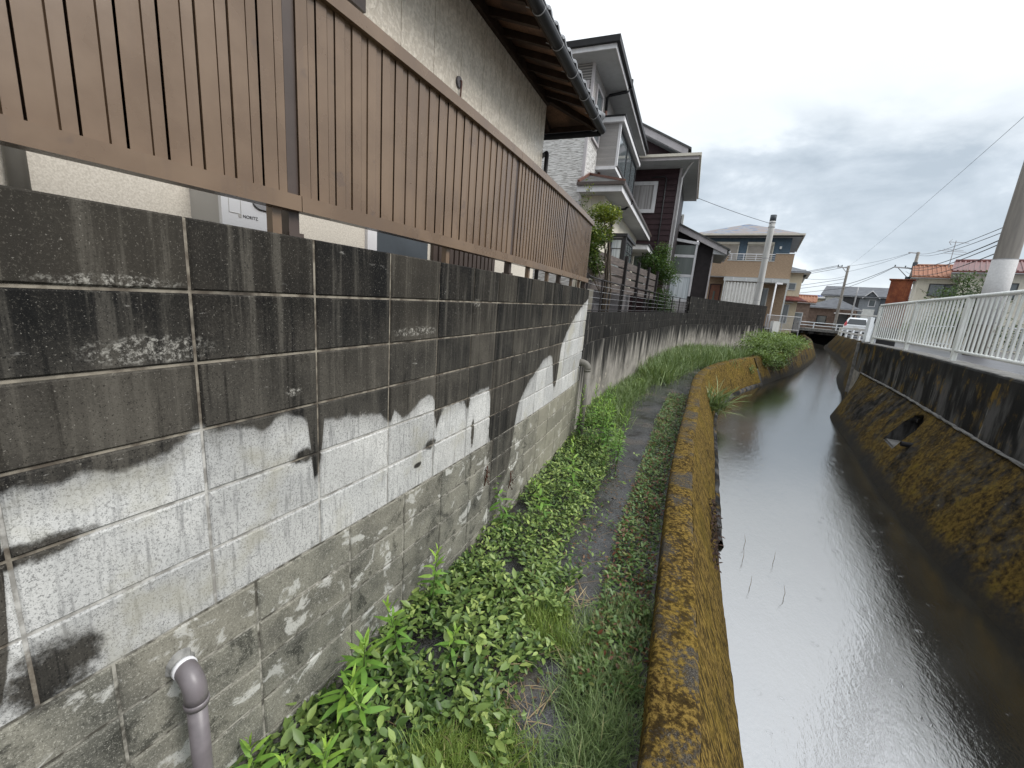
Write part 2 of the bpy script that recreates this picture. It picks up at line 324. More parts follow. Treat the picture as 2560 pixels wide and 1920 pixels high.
g = G('window_glass'); g.col(g.mix(g.noise(1.3, 3), (.05, .06, .065), (.16, .18, .19))).rough(.06); g.b.inputs['IOR'].default_value = 1.6; M['glass'] = g.m
g = G('window_curtain'); x, y, z = g.xyz(); w = g.noise(1, 2, .5, g.mp((16, 16, .4))); g.col(g.mix(g.sm(w, .3, .7), (.24, .225, .22), (.46, .44, .435))).rough(.25).spec(.5); M['curtain'] = g.m
g = G('bright_curtain'); w = g.noise(1, 2, .5, g.mp((18, 18, .4))); g.col(g.mix(g.sm(w, .3, .7), (.42, .46, .48), (.72, .76, .78))).rough(.25); M['curtain2'] = g.m
g = G('green_frosted_glass'); g.col(g.mix(g.noise(1, 3, .5, g.mp((9, 9, .7))), (.075, .09, .08), (.15, .165, .15))).rough(.2); M['frost'] = g.m
g = G('tan_tile_siding'); v = g.mp((9, 9, 40), v=g.obj()); w = g.noise(1, 4, .6, v); g.col(g.mix(g.sm(w, .38, .62), (.24, .165, .105), (.34, .245, .165))).rough(.75); M['tan'] = g.m
M['blue'] = plain('blue_siding', (.085, .125, .165), .6, .2, 4)
g = G('multicoloured_slate'); n = g.noise(1, 4, .6, g.mp((1.1, 1.1, 7), v=g.obj(), rot=(0, 0, .5)), .4); q = g.ramp(n, [(.34, (.10, .14, .22)), (.46, (.22, .235, .26)), (.54, (.25, .205, .18)), (.64, (.19, .205, .24))]); g.col(q).rough(.8).spec(.15).bump(g.noise(1, 2, .5, g.mp((.2, .2, 30))), .3, .01); M['slate'] = g.m
M['shutter'] = plain('taupe_shutter', (.32, .29, .255), .5, .12, 3)
M['cream_trim'] = plain('cream_trim', (.58, .54, .46), .5, .1, 3)
M['white_metal'] = plain('white_corrugated_metal', (.74, .73, .70), .4, .08, 3)
M['alu'] = plain('aluminium_trim', (.50, .51, .50), .4, .12, 4)
M['door'] = plain('red_brown_door', (.16, .060, .032), .45, .25, 5)
M['cream'] = plain('cream_stucco', (.60, .52, .38), .8, .12, 2, 0, 0, .25)
M['cream2'] = plain('pale_stucco', (.62, .58, .49), .8, .12, 2, 0, 0, .2)
M['offwhite'] = plain('off_white_panel', (.60, .60, .57), .6, .12, 2, 0, 0, .25)
M['greyhouse'] = plain('mid_grey_siding', (.22, .235, .25), .6, .15, 3)
M['darkgrey'] = plain('charcoal_siding', (.065, .075, .085), .6, .2, 3)
M['brickbrown'] = plain('brown_brick', (.20, .105, .085), .75, .25, 4)
M['pinkbrown'] = plain('brown_stone', (.21, .15, .12), .8, .3, 4)
M['roof_dark'] = plain('dark_grey_roof', (.085, .09, .10), .5, .3, 2)
M['roof_grey'] = plain('grey_roof', (.24, .235, .22), .6, .25, 2)
g = G('orange_roof_tile'); q = g.mix(g.sm(g.noise(3, 4), .35, .65), (.23, .105, .065), (.31, .150, .092)); g.col(q).rough(.7).spec(.2); M['tile_orange'] = g.m
g = G('maroon_glazed_tile'); q = g.mix(g.sm(g.noise(5, 4), .35, .65), (.085, .020, .018), (.155, .042, .034)); g.col(q).rough(.42).spec(.5); M['tile_maroon'] = g.m
g = G('blue_glazed_tile'); q = g.mix(g.sm(g.noise(3, 4), .35, .65), (.060, .085, .21), (.11, .145, .31)); g.col(q).rough(.3); M['tile_blue'] = g.m
g = G('rusted_steel'); a = g.noise(3.5, 7, .7); b = g.noise(1, 5, .6, g.mp((9, 9, .8))); q = g.ramp(a, [(.3, (.085, .022, .012)), (.5, (.20, .052, .020)), (.7, (.34, .12, .045))]); q = g.mix(g.ma('MULTIPLY', g.sm(b, .5, .7), .6), q, (.10, .028, .014)); g.col(q).rough(.85).bump(a, .4, .01); M['rust'] = g.m
g = G('chalky_white_paint'); st = g.noise(1, 5, .6, g.mp((30, 30, 3))); ru = g.noise(12, 5, .7); q = g.mix(g.sm(st, .4, .7), (.70, .71, .69), (.56, .58, .54)); q = g.mix(g.ma('MULTIPLY', g.sm(ru, .64, .70), .8), q, (.16, .085, .05)); g.col(q).rough(.5); M['railpaint'] = g.m
M['guard'] = plain('white_guard_rail_paint', (.70, .73, .75), .45, .12, 4)
g = G('pole_concrete'); q = g.mix(g.sm(g.noise(1, 5, .6, g.mp((7, 7, .7))), .38, .66), (.235, .215, .19), (.165, .15, .135)); g.col(q).rough(.8).bump(g.noise(90, 2), .2, .003); M['pole'] = g.m
g = G('pale_pole_concrete'); q = g.mix(g.sm(g.noise(1, 5, .6, g.mp((7, 7, .7))), .38, .66), (.44, .43, .41), (.34, .335, .32)); g.col(q).rough(.8); M['pole2'] = g.m
M['polewrap'] = plain('pale_grey_pole_wrap', (.43, .425, .42), .65, .12, 30)
M['steel'] = plain('galvanised_steel', (.30, .30, .31), .45, .2, 6)
M['cable'] = plain('black_cable', (.05, .052, .058), .6, .1, 1)
g = G('grey_pvc'); q = g.mix(g.sm(g.noise(9, 5), .35, .65), (.120, .106, .110), (.165, .146, .152)); g.col(q).rough(.38); M['pvc'] = g.m
M['pvc2'] = plain('weathered_pvc', (.165, .155, .135), .5, .2, 6)
M['grout'] = plain('pale_mortar_collar', (.25, .245, .23), .9, .5, 30, .5, 60)
M['heater'] = plain('white_appliance_enamel', (.72, .72, .73), .35, .05, 2)
M['heater_side'] = plain('grey_appliance_side', (.46, .445, .42), .45, .08, 2)
M['ink'] = plain('dark_print', (.05, .05, .055), .6, .05, 1)
g = G('weathered_fence_wood'); w = g.noise(1, 5, .6, g.mp((3, 3, 40))); q = g.mix(g.sm(w, .35, .65), (.048, .036, .031), (.115, .092, .08)); q = g.mix(g.ma('MULTIPLY', g.rnd(), .5), q, (.038, .030, .027)); g.col(q).rough(.8); M['fencewood'] = g.m
M['blackpost'] = plain('black_fence_post', (.024, .021, .021), .6, .3, 5)
M['stonegrey'] = plain('grey_stone_cladding', (.16, .15, .155), .8, .5, 14, .8, 25)
M['carpaint'] = plain('white_car_paint', (.74, .76, .78), .18, .03, 1)
M['car_trim'] = plain('black_car_trim', (.02, .02, .022), .4, .1, 2)
g = G('red_lamp'); g.col((.40, .02, .025)).rough(.15); M['redlamp'] = g.m
g = G('car_glass'); g.col((.018, .022, .026)).rough(.06); M['carglass'] = g.m
M['plate'] = plain('number_plate', (.65, .66, .64), .4, .05, 2)
M['tyre'] = plain('tyre_rubber', (.02, .02, .02), .8, .2, 8)

# foliage -------------------------------------------------------------------------
def leafmat(name, stops, rough=.42, trans=.25):
    g = G(name); at = g.nd('ShaderNodeAttribute', attribute_name='Col'); sp = g.nd('ShaderNodeSeparateColor'); g.put(sp.inputs[0], at.outputs['Color'])
    q = g.ramp(sp.outputs[0], stops); q = g.mix(g.ma('MULTIPLY', sp.outputs[1], .35), q, tuple(min(1, x*1.9+.01) for x in stops[-1][1]))
    g.col(q).rough(rough).spec(.4)
    tr = g.nd('ShaderNodeBsdfTranslucent'); g.put(tr.inputs[0], g.mix(.5, q, (.20, .30, .03), 'MIX'))
    ms = g.nd('ShaderNodeMixShader'); ms.inputs[0].default_value = trans
    g.t.links.new(g.b.outputs[0], ms.inputs[1]); g.t.links.new(tr.outputs[0], ms.inputs[2])
    g.t.links.new(ms.outputs[0], g.t.nodes['Material Output'].inputs[0]); return g.m
M['leaf_cover'] = leafmat('ground_cover_leaf', [(.0, (.016, .036, .011)), (.36, (.072, .130, .034)), (.70, (.185, .265, .070)), (1, (.34, .42, .12))], .38)
M['leaf_creep'] = leafmat('creeper_leaf', [(.0, (.014, .032, .010)), (.40, (.080, .150, .040)), (.74, (.165, .235, .066)), (.80, (.115, .062, .028)), (1, (.15, .036, .020))], .36)
M['leaf_weed'] = leafmat('weed_leaf', [(.0, (.060, .150, .024)), (.6, (.135, .275, .040)), (1, (.27, .42, .060))], .5)
M['grass'] = leafmat('grass_blade', [(.0, (.055, .095, .030)), (.5, (.135, .195, .070)), (.86, (.22, .285, .115)), (1, (.36, .33, .17))], .5)
M['grass_y'] = leafmat('yellow_grass_blade', [(.0, (.09, .145, .028)), (.55, (.185, .27, .05)), (.88, (.28, .34, .08)), (1, (.44, .34, .17))], .5)
M['straw'] = leafmat('dry_straw', [(.0, (.16, .11, .06)), (1, (.44, .34, .19))], .7, .1)
M['leaf_tree'] = leafmat('tree_leaf', [(.0, (.016, .042, .014)), (.5, (.042, .088, .026)), (1, (.085, .150, .040))])
M['leaf_yel'] = leafmat('yellow_green_leaf', [(.0, (.022, .045, .014)), (.42, (.070, .110, .026)), (.66, (.20, .23, .032)), (1, (.38, .37, .04))])
M['leaf_bush'] = leafmat('bramble_leaf', [(.0, (.030, .055, .016)), (.45, (.120, .190, .042)), (.9, (.24, .32, .075)), (1, (.22, .12, .05))])
M['deadmat'] = leafmat('dead_weed_leaf', [(.0, (.012, .007, .005)), (1, (.055, .026, .017))], .8, .05)
M['deadmat2'] = leafmat('leaf_litter', [(.0, (.025, .012, .007)), (.6, (.075, .035, .018)), (1, (.17, .10, .05))], .8, .05)
M['bark'] = plain('bark', (.085, .068, .052), .85, .4, 12, .5, 50)
M['stem'] = plain('green_stem', (.085, .125, .040), .6, .2, 9)
M['deadleaf'] = plain('dead_brown_seedhead', (.085, .030, .018), .85, .4, 30)
M['root'] = plain('dead_root', (.060, .040, .030), .85, .4, 30)

# ------------------------------------------------------------------ mesh helper
def setp(o, label=None, cat=None, group=None, kind=None):
    if label: o['label'] = label
    if cat: o['category'] = cat
    if group: o['group'] = group
    if kind: o['kind'] = kind
    return o
def link(o, parent=None):
    COL.objects.link(o)
    if parent is not None: o.parent = parent
    return o
def thing(name, label, cat, loc=(0, 0, 0), rz=0, group=None):
    o = bpy.data.objects.new(name, None); o.empty_display_size = .2; link(o); o.location = loc; o.rotation_euler = (0, 0, rz)
    return setp(o, label, cat, group)
class MB:
    def __init__(s): s.v = []; s.f = []
    def add(s, vs, fs):
        n = len(s.v); s.v += [tuple(q) for q in vs]; s.f += [tuple(n+i for i in q) for q in fs]; return s
    def box(s, x0, x1, y0, y1, z0, z1):
        return s.add([(x0, y0, z0), (x1, y0, z0), (x1, y1, z0), (x0, y1, z0), (x0, y0, z1), (x1, y0, z1), (x1, y1, z1), (x0, y1, z1)],
                     [(0, 3, 2, 1), (4, 5, 6, 7), (0, 1, 5, 4), (1, 2, 6, 5), (2, 3, 7, 6), (3, 0, 4, 7)])
    def bar(s, a, b, w, h, upv=(0, 0, 1)):
        a = Vector(a); b = Vector(b); d = (b-a).normalized(); u = Vector(upv); sd = d.cross(u)
        if sd.length < 1e-4: sd = d.cross(Vector((1, 0, 0)))
        sd.normalize(); u = sd.cross(d)
        vs = []
        for p in (a, b):
            for i, j in ((-1, -1), (1, -1), (1, 1), (-1, 1)): vs.append(p+sd*(i*w/2)+u*(j*h/2))
        return s.add(vs, [(0, 3, 2, 1), (4, 5, 6, 7), (0, 1, 5, 4), (1, 2, 6, 5), (2, 3, 7, 6), (3, 0, 4, 7)])
    def tube(s, pts, r, n=8, caps=True):
        pts = [Vector(p) for p in pts]; rs = r if isinstance(r, (list, tuple)) else [r]*len(pts)
        vs = []; prev = None
        for i, p in enumerate(pts):
            d = (pts[min(i+1, len(pts)-1)]-pts[max(i-1, 0)]).normalized()
            if prev is None:
                a = d.cross(Vector((0, 0, 1)));
                if a.length < 1e-3: a = d.cross(Vector((1, 0, 0)))
            else: a = prev - d*prev.dot(d)
            a.normalize(); prev = a; b = d.cross(a)
            for k in range(n):
                t = 2*math.pi*k/n; vs.append(p+(a*math.cos(t)+b*math.sin(t))*rs[i])
        fs = [(i*n+k, i*n+(k+1) % n, (i+1)*n+(k+1) % n, (i+1)*n+k) for i in range(len(pts)-1) for k in range(n)]
        if caps: fs += [tuple(range(n-1, -1, -1)), tuple((len(pts)-1)*n+k for k in range(n))]
        return s.add(vs, fs)
    def poly(s, vs): return s.add(vs, [tuple(range(len(vs)))])
    def extr(s, poly, vec):
        vec = Vector(vec); n = len(poly); a = [Vector(p) for p in poly]; b = [p+vec for p in a]
        return s.add(a+b, [tuple(range(n-1, -1, -1)), tuple(range(n, 2*n))]+[(i, (i+1) % n, n+(i+1) % n, n+i) for i in range(n)])
    def mesh(s, name, mat, smooth=False):
        me = bpy.data.meshes.new(name); me.from_pydata(s.v, [], s.f); me.update()
        bm = bmesh.new(); bm.from_mesh(me); bmesh.ops.recalc_face_normals(bm, faces=bm.faces); bm.to_mesh(me); bm.free()
        if mat is not None: me.materials.append(M[mat] if isinstance(mat, str) else mat)
        if smooth: me.polygons.foreach_set('use_smooth', [True]*len(me.polygons))
        return me
    def build(s, name, mat, parent=None, label=None, cat=None, group=None, kind=None, smooth=False):
        o = bpy.data.objects.new(name, s.mesh(name, mat, smooth)); link(o, parent); return setp(o, label, cat, group, kind)
def inst(name, me, loc, rz=0, parent=None, sc=None, rot=None):
    o = bpy.data.objects.new(name, me); link(o, parent); o.location = loc; o.rotation_euler = rot if rot else (0, 0, rz)
    if sc: o.scale = sc
    return o
class Path:
    def __init__(s, pts, smooth=True, step=.08):
        P = [np.array(p, float) for p in pts]; out = []
        if smooth:
            Q = [2*P[0]-P[1]]+P+[2*P[-1]-P[-2]]
            for i in range(1, len(Q)-2):
                n = max(2, int(np.linalg.norm(Q[i+1][:2]-Q[i][:2])/step)); d = [max(1e-3, np.linalg.norm(Q[i+k+1][:2]-Q[i+k][:2]))**.5 for k in (-1, 0, 1)]
                t0, t1 = 0, d[0]; t2 = t1+d[1]; t3 = t2+d[2]
                for t in np.linspace(t1, t2, n, endpoint=False):
                    A1 = (t1-t)/(t1-t0)*Q[i-1]+(t-t0)/(t1-t0)*Q[i]; A2 = (t2-t)/(t2-t1)*Q[i]+(t-t1)/(t2-t1)*Q[i+1]; A3 = (t3-t)/(t3-t2)*Q[i+1]+(t-t2)/(t3-t2)*Q[i+2]
                    B1 = (t2-t)/(t2-t0)*A1+(t-t0)/(t2-t0)*A2; B2 = (t3-t)/(t3-t1)*A2+(t-t1)/(t3-t1)*A3
                    out.append((t2-t)/(t2-t1)*B1+(t-t1)/(t2-t1)*B2)
            out.append(P[-1])
        else:
            for a, b in zip(P, P[1:]):
                n = max(1, int(np.linalg.norm(b-a)/step)); out += [a+(b-a)*k/n for k in range(n)]
            out.append(P[-1])
        s.p = np.array(out); d = np.linalg.norm(np.diff(s.p[:, :2], axis=0), axis=1); s.c = np.concatenate([[0], np.cumsum(d)]); s.L = s.c[-1]
    def at(s, t, off=0):                      # off > 0 : to the right of the heading
        q = [np.interp(t, s.c, s.p[:, k]) for k in range(s.p.shape[1])]
        e = .12; a = [np.interp(np.clip(t+e, 0, s.L), s.c, s.p[:, k])-np.interp(np.clip(t-e, 0, s.L), s.c, s.p[:, k]) for k in (0, 1)]
        th = math.atan2(a[0], a[1]); return (q[0]+off*math.cos(th), q[1]-off*math.sin(th), th, q[2] if len(q) > 2 else 0.)
    def xat(s, y): return np.interp(y, s.p[:, 1], s.p[:, 0])
    def sat(s, y): return np.interp(y, s.p[:, 1], s.c)
def rzof(th): return math.pi/2-th            # local x along heading, local y to the left
def sweep(path, prof, t0, t1, step, jit=0., close=False):
    """prof(t) -> list of (offset right, z)."""
    mb = MB(); n = max(2, int((t1-t0)/step)+1); ts = np.linspace(t0, t1, n); k = None
    for t in ts:
        pr = prof(t)
        for (o, z) in pr:
            x, y, th, _ = path.at(t, o); mb.v.append((x+random.uniform(-jit, jit), y+random.uniform(-jit, jit), z+random.uniform(-jit, jit)*.6))
        k = len(pr)
    m = k if close else k-1
    for i in range(n-1):
        for j in range(m): a = i*k+j; b = i*k+(j+1) % k; mb.f.append((a, b, b+k, a+k))
    if close: mb.f.append(tuple(range(k))); mb.f.append(tuple((n-1)*k+j for j in range(k)))
    return mb

def leaves(name, mat, tv, tf, loc, yaw, tilt, roll, size, parent=None, rv=None, bright=None, **kw):
    """many leaf-sized faces in one mesh: template tv/tf, one transform per leaf."""
    n = len(loc); tv = np.array(tv, float); loc = np.array(loc, float)
    cy, sy, ct, st_, cr_, sr = np.cos(yaw), np.sin(yaw), np.cos(tilt), np.sin(tilt), np.cos(roll), np.sin(roll)
    v = tv[None, :, :]*np.asarray(size)[:, None, None]
    x, y, z = v[..., 0], v[..., 1], v[..., 2]
    y, z = y*cr_[:, None]-z*sr[:, None], y*sr[:, None]+z*cr_[:, None]          # roll about the midrib
    x, z = x*ct[:, None]-z*st_[:, None], x*st_[:, None]+z*ct[:, None]          # lift the tip
    x, y = x*cy[:, None]-y*sy[:, None], x*sy[:, None]+y*cy[:, None]
    V = np.stack([x, y, z], -1)+loc[:, None, :]; k = len(tv)
    faces = []; base = np.arange(n)*k
    F = [list(f) for f in tf]
    me = bpy.data.meshes.new(name)
    nl = sum(len(f) for f in F); me.vertices.add(n*k); me.vertices.foreach_set('co', V.reshape(-1))
    li = np.concatenate([np.array(f) for f in F]); me.loops.add(n*nl); me.loops.foreach_set('vertex_index', (base[:, None]+li[None, :]).reshape(-1))
    ls = np.concatenate([[0], np.cumsum([len(f) for f in F])[:-1]]); me.polygons.add(n*len(F))
    me.polygons.foreach_set('loop_start', ((np.arange(n)*nl)[:, None]+ls[None, :]).reshape(-1))
    me.update(calc_edges=True); me.validate()
    rv = rng.random(n) if rv is None else rv; br = np.zeros(n) if bright is None else bright
    ca = me.color_attributes.new('Col', 'FLOAT_COLOR', 'POINT')
    c = np.ones((n, k, 4)); c[..., 0] = rv[:, None]; c[..., 1] = br[:, None]; ca.data.foreach_set('color', c.reshape(-1).astype(np.float32))
    me.materials.append(M[mat]); me.polygons.foreach_set('use_smooth', [True]*len(me.polygons))
    o = bpy.data.objects.new(name, me); link(o, parent); return setp(o, kw.get('label'), kw.get('cat'), kw.get('group'), kw.get('kind'))
# leaf templates (x along the leaf, unit length)
OV = [(0, 0, 0), (.22, .17, .055), (.55, .21, .06), (1, 0, -.04), (.55, -.21, .06), (.22, -.17, .055), (.5, 0, 0)]
OVF = [(0, 6, 1), (1, 6, 2), (2, 6, 3), (0, 5, 6), (5, 4, 6), (4, 3, 6)]
LV = [(0, 0, 0), (.3, .085, .02), (.65, .07, -.01), (1, 0, -.13), (.65, -.07, -.01), (.3, -.085, .02)]
LVF = [(0, 5, 1), (1, 5, 4, 2), (2, 4, 3)]
GV = [(0, .016, 0), (0, -.016, 0), (.38, .014, .05), (.38, -.014, .05), (.72, .010, .03), (.72, -.010, .03), (1, 0, -.08)]
GVF = [(0, 1, 3, 2), (2, 3, 5, 4), (4, 5, 6)]
def U(a, b, n): return rng.uniform(a, b, n)

# ------------------------------------------------------------------ layout lines (plan)
A0, AK = 0.44891, 0.0235
def warc(s):
    """garden wall face: (x, y, heading) at distance s along it."""
    if s <= 0: return (W0[0]+s*math.sin(A0), W0[1]+s*math.cos(A0), A0)
    a1 = A0-AK*s
    return (W0[0]+(math.cos(a1)-math.cos(A0))/AK, W0[1]+(math.sin(A0)-math.sin(a1))/AK, a1)
def wpt(s, off, z):                       # off > 0 : behind the face, into the garden
    x, y, a = warc(s); return (x-off*math.cos(a), y+off*math.sin(a), z)
PW2 = Path([(.90, 5.46), (1.22, 6.65), (3.05, 10.24), (6.85, 17.0), (10.4, 20.9), (14.2, 24.3)])
PPAR = Path([(-.42, -1.1), (.02, -.05), (.57, 1.19), (.71, 1.53), (1.0, 2.27), (1.74, 4.11), (2.98, 6.87), (4.92, 10.94), (6.91, 13.73), (9.97, 16.95), (13.2, 20.4), (20.2, 29.0), (26.5, 39.0)])
PBANK = Path([(3.2, -1.2, 1.33), (4.5, 1.9, 1.33), (5.48, 4.0, 1.33), (6.2, 5.3, 1.33), (7.15, 6.9, 1.33), (8.35, 8.95, 1.32), (9.4, 10.9, 1.30), (10.5, 12.8, 1.26),
              (13.0, 15.8, 1.08), (16.2, 19.4, .90), (20.6, 25.0, .70), (24.9, 31.6, .58), (29.4, 38.6, .50), (35.2, 46.0, .46), (44, 57, .45)])
SCRN = PBANK.sat(12.8)                    # the corner of the high embankment

# ------------------------------------------------------------------ ground, path, road, water
mb = MB(); mb.poly([(-700, -500, -1.9), (900, -500, -1.9), (900, 1200, -1.9), (-700, 1200, -1.9)]); mb.build('ground', 'far_ground', kind='structure')
mb = MB(); N = 90
for i in range(N+1):
    t = PPAR.L*i/N; a = PPAR.at(t, .3); y = a[1]
    j = PBANK.sat(y)
    mb.v += [(a[0], a[1], -.75)]
    b = PBANK.at(min(j+1.0, PBANK.L), .30); mb.v += [(b[0], b[1], -.75)]
for i in range(N): mb.f.append((2*i, 2*i+1, 2*i+3, 2*i+2))
n0 = len(mb.v); mb.v += [(33, 47, -.75), (42, 60, -.75), (37, 62, -.75), (28, 48, -.75)]; mb.f += [(2*N, 2*N+1, n0, n0+3), (n0+3, n0, n0+1, n0+2)]
mb.build('water', 'water', kind='structure', smooth=True)
# path between the garden walls and the parapet
mb = MB(); ys = np.concatenate([np.arange(-.6, 8, .12), np.arange(8, 21, .3)])
def xwall(y):
    if y < 5.4:
        lo, hi = -2.5, 4.9
        for _ in range(30):
            m = (lo+hi)/2
            if warc(m)[1] < y: lo = m
            else: hi = m
        return warc(lo)[0]
    return float(PW2.xat(y))
for y in ys:
    a = xwall(y)-.05; b = float(PPAR.xat(y))+.05
    for k in range(9):
        t = k/8; mb.v.append((a+(b-a)*t, y, .012*math.sin(3*y+4*t)+random.uniform(-.006, .006)))
for i in range(len(ys)-1):
    for k in range(8): q = i*9+k; mb.f.append((q, q+1, q+10, q+9))
mb.build('path', 'path', kind='structure', smooth=True)
# road on the far bank: follows the coping, falls away with it
mb = MB(); tt = np.linspace(0, PBANK.L, 70)
for t in tt:
    for o in (.34, 2.2, 4.6, 40, 400):
        x, y, th, z = PBANK.at(t, o); mb.v.append((x, y, z-.03 if o < 50 else z-.1))
for i in range(len(tt)-1):
    for k in range(4): q = i*5+k; mb.f.append((q, q+1, q+6, q+5))
mb.build('road', 'road', kind='structure')
# garden plots behind the left-hand walls, and the land beyond the bridge
mb = MB(); pl = [(-1.3, -3, 1.2)]+[wpt(s, .12, 1.2) for s in np.arange(-2, 4.7, .5)]+[(*PW2.at(t, -.12)[:2], 1.2) for t in np.linspace(.3, PW2.L, 40)]
e = PW2.at(PW2.L, -.1); tail = [(18.5, 30, .9), (25, 42, .5), (34, 58, .45), (60, 110, .45), (200, 500, .45)]
pl += tail
for a, b in zip(pl, pl[1:]): mb.add([a, b, (b[0]-500, b[1]+260, b[2]), (a[0]-500, a[1]+260, a[2])], [(0, 1, 2, 3)])
mb.build('garden_ground', 'soil', kind='structure')
mb = MB(); mb.poly([(28, 50, .40), (46, 52, .40), (400, 300, .40), (300, 700, .40), (60, 300, .40)]); mb.build('far_land', 'far_ground', kind='structure')

# ------------------------------------------------------------------ garden wall of concrete blocks
wall = thing('concrete_block_wall', 'garden wall of concrete blocks, black-stained above and lime-white below, under the brown steel fence', 'block wall')
JS = [-2.4, -2.0, -1.6, -1.2, -.8, -.4, 0, .4, .79, 1.16, 1.515, 1.85, 2.155, 2.46, 2.765, 3.06, 3.37, 3.68, 4.0, 4.35, 4.70]
JF = [-2.2, -1.84, -1.48, -1.12, -.70, -.26, .13, .555, .92, 1.26, 1.60, 1.93, 2.27, 2.6, 2.93, 3.26, 3.6, 3.93, 4.26, 4.70]
def block_mesh(w, h, d=.12, c=.005, mat='block'):
    a, b = w/2-.0045, h/2-.0045; mb = MB()
    vs = []
    for (yy, ins) in ((d, 0), (c, 0), (0, c)):
        vs += [(-a+ins, yy, -b+ins), (a-ins, yy, -b+ins), (a-ins, yy, b-ins), (-a+ins, yy, b-ins)]
    fs = [(0, 1, 2, 3), (8, 11, 10, 9)]
    for r in (0, 4):
        for i in range(4): fs.append((r+i, r+(i+1) % 4, r+4+(i+1) % 4, r+4+i))
    return mb.add(vs, fs).mesh('block', mat)
cache = {}
def place_blocks(J, zt, h, parent):
    for a, b in zip(J, J[1:]):
        k = (round(b-a, 3), h)
        if k not in cache: cache[k] = block_mesh(b-a, h)
        s = (a+b)/2; x, y, z = wpt(s, random.uniform(-.0015, .0015), zt-h/2)
        inst('block', cache[k], (x, y, z), rzof(warc(s)[2]), parent)
H0 = .1368+CZ
for r in range(6): place_blocks(JS, H0-.2*r, .2, wall)
for r in range(5): place_blocks(JF if r < 9 else JS, H0-1.2-.172*r, .172, wall)
mb = MB(); ss = np.linspace(-2.4, 4.70, 72)
for s in ss:
    mb.v += [wpt(s, .007, -.2), wpt(s, .007, H0-.006), wpt(s, .118, H0-.006), wpt(s, .118, -.2)]
for i in range(71):
    for j in range(4): a = i*4+j; b = i*4+(j+1) % 4; mb.f.append((a, b, b+4, a+4))
mb.f += [(0, 1, 2, 3), (284, 285, 286, 287)]
mb.build('mortar', 'mortar', wall)
# drain pipes that come out of it
def drain(name, s, ztop, r, mat, label, out=.085, grout=True):
    x, y, a = warc(s); nx, ny = math.cos(a), -math.sin(a)
    t = thing(name, label, 'pipe', (x, y, 0))
    cx, cy = nx*out, ny*out
    arc = [(nx*(-.04), ny*(-.04), ztop), (nx*.01, ny*.01, ztop)]
    for k in range(6):
        q = k/5*math.pi/2; arc.append((nx*(out-.055*math.cos(q)*1.0-.0+0.0), ny*(out-.055*math.cos(q)), ztop-.055+.055*math.sin(math.pi/2-q)))
    elbow = arc[:2]+[(nx*(.012+(out-.012)*math.sin(k/6*math.pi/2)), ny*(.012+(out-.012)*math.sin(k/6*math.pi/2)), ztop-.06*(1-math.cos(k/6*math.pi/2))) for k in range(7)]+[(cx, cy, ztop-.09)]
    MB().tube(elbow, r*1.16, 18).build('elbow', mat, t, smooth=True)
    MB().tube([(cx, cy, ztop-.085), (cx, cy, ztop-.093), (cx, cy, ztop-.105)], [r*1.24, r*1.27, r*1.22], 18).build('socket_rim', mat, t, smooth=True)
    MB().tube([(cx, cy, ztop-.10), (cx, cy, -.05)], r, 18).build('pipe', mat, t, smooth=True)
    if grout:
        m = MB(); pts = []
        for k in range(16):
            q = 2*math.pi*k/16; rr = r*(1.25+.45*random.random()) ; pts.append((q, rr))
        for (q, rr) in pts: m.v.append((-ny*rr*math.cos(q), nx*rr*math.cos(q), ztop+rr*math.sin(q)+.01))
        for (q, rr) in pts: m.v.append((nx*.014-ny*r*1.12*math.cos(q), ny*.014+nx*r*1.12*math.cos(q), ztop+r*1.12*math.sin(q)))
        for k in range(16): m.f.append((k, (k+1) % 16, 16+(k+1) % 16, 16+k))
        m.build('mortar_collar', 'grout', t)
        MB().tube([(nx*.016, ny*.016, ztop), (nx*.030, ny*.030, ztop)], r*1.26, 18).build('collar_ring', 'white_trim', t, smooth=True)
    return t
drain('drain_pipe', -.115, -1.195+CZ, .0265, 'pvc', 'grey plastic pipe with elbow coming out of the white-stained blocks', .075)
drain('drain_pipe', 4.60, -.80+CZ, .038, 'pvc2', 'brownish pipe standing at the far end of the block wall', .11, False)
# two dead seed heads hanging on the wall
for (s, h, lab) in ((1.83, -1.30, 'withered brown seed head clinging to the block wall beside the black stain'), (2.30, -1.52, 'orange-brown withered weed against the wall above green stalks')):
    x, y, a = warc(s); n = 60; lo = [(x+math.cos(a)*random.uniform(.0, .03)+random.gauss(0, .012), y-math.sin(a)*random.uniform(0, .03)+random.gauss(0, .012), CZ+h+random.uniform(-.07, .06)) for _ in range(n)]
    m = MB(); m.tube([(x, y, CZ+h-.09), (x+.015, y-.01, CZ+h), (x+.01, y-.006, CZ+h+.07)], .004, 5)
    for (px, py, pz) in lo: d = Vector((random.gauss(0, 1), random.gauss(0, 1), random.gauss(-.6, .6))).normalized()*.022; m.add([(px, py, pz), (px+d.x+.006, py+d.y, pz+d.z), (px+d.x, py+d.y+.006, pz+d.z*1.2)], [(0, 1, 2)])
    m.build('seed_head', 'deadleaf', label=lab, cat='dead weed')

